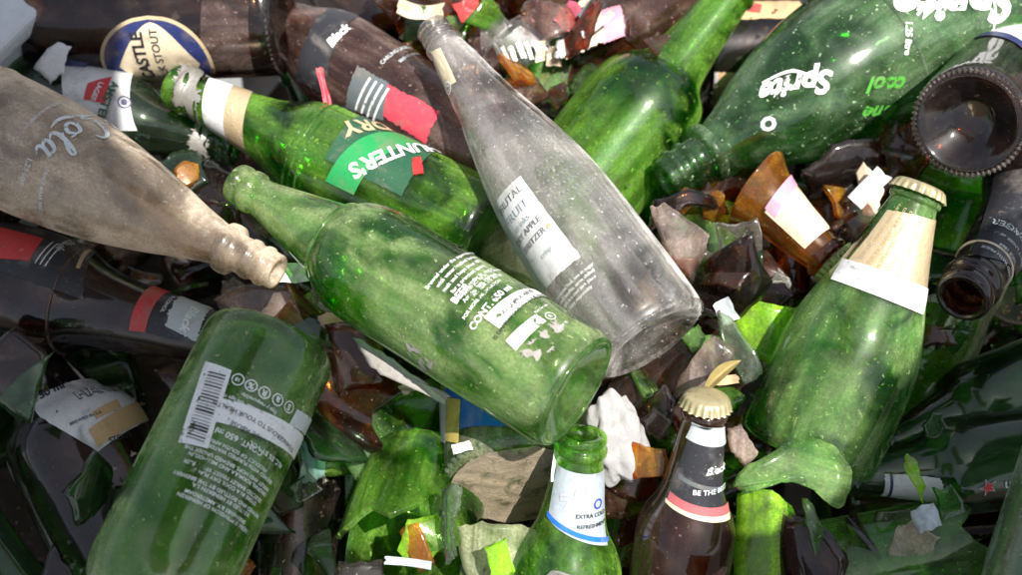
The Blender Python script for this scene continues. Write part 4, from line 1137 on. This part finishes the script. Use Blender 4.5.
# --- loose shards between the bottles
kinds = {
 'g': (['green_glass', 'green_glass_clean', 'dark_green_glass'], 'small green glass shard wedged between the bottles', 'small green shards between the bottles'),
 'a': (['amber_glass', 'amber_glass', 'dark_amber_glass', 'amber_glass_dusty'], 'small brown glass shard wedged between the bottles', 'small brown shards between the bottles'),
 'c': (['smoky_glass', 'clear_glass', 'clear_glass'], 'small clear glass shard wedged between the bottles', 'small clear shards between the bottles'),
 'o': (['orange_glass'], 'small orange amber shard wedged between the bottles', 'small orange shards between the bottles')}
n = 0
for tries in range(9000):
    top = rnd.random() < .5
    if top: x, y = rnd.choice([(rnd.gauss(520, 90), rnd.gauss(30, 45)), (rnd.gauss(790, 70), rnd.gauss(250, 60)), (rnd.gauss(690, 30), rnd.gauss(400, 60))])
    else: x, y = rnd.uniform(-30, 1050), rnd.uniform(-30, 600)
    h = rnd.uniform(-.09, .0)
    p = P(x, y, h); sz = rnd.uniform(.016, .055)
    if not clear_of(p, sz * .40): continue
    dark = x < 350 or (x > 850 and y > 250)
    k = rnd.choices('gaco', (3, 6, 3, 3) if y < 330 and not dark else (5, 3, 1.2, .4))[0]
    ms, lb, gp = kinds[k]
    if dark: ms = {'g': ['dark_green_glass'], 'a': ['dark_amber_glass']}.get(k, ms)  # shards in the shaded zones get darker glass, shade put into the colour
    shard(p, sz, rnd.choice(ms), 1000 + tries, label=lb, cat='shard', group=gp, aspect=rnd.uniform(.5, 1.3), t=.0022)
    n += 1
    if n >= 280: break
print('shards', n)
n = 0
for tries in range(600):
    x, y = rnd.choice([(rnd.gauss(520, 90), rnd.gauss(25, 35)), (rnd.gauss(770, 80), rnd.gauss(240, 70)), (rnd.gauss(690, 35), rnd.gauss(420, 50)), (rnd.uniform(0, 1022), rnd.uniform(0, 575))])
    h = rnd.uniform(-.06, -.005)
    if not clear_of(P(x, y, h), .008): continue
    scrap(x, y, h, rnd.uniform(12, 30), rnd.uniform(8, 22), rnd.choice(['paper_cream', 'paper_tan', 'grey_residue', 'paper_grey']), 2000 + tries,
          'small torn label scrap lying between the shards', group='small torn label scraps')
    n += 1
    if n >= 14: break
# --- glass crumbs nobody could count
vs, fs = [], []
for i in range(5200):
    x, y = rnd.uniform(-40, 1060), rnd.uniform(-40, 620)
    if x < 360 and rnd.random() < .7: continue
    p = P(x, y, rnd.uniform(-.10, -.03) if i % 3 else rnd.uniform(-.2, -.1)); s_ = rnd.uniform(.0008, .0028)
    if not clear_of(p, s_): continue
    k = len(vs)
    for q in ((1, 0, -.4), (-.6, .8, -.4), (-.5, -.9, -.3), (.1, 0, .9)):
        vs.append(p + V((q[0] * rnd.uniform(.5, 1.2), q[1] * rnd.uniform(.5, 1.2), q[2] * rnd.uniform(.3, 1))) * s_)
    fs += [(k, k + 2, k + 1), (k, k + 1, k + 3), (k + 1, k + 2, k + 3), (k + 2, k, k + 3)]
tag(link('glass_crumbs', vs, fs, 'smoky_glass', smooth=False), 'tiny crumbs of crushed glass strewn through the heap', 'glass crumbs', kind='stuff')
bpy.context.view_layer.update()

for o in COL.objects:
    if o.get('label') and not 4 <= len(o['label'].split()) <= 16: print('LABEL', len(o['label'].split()), o['label'])
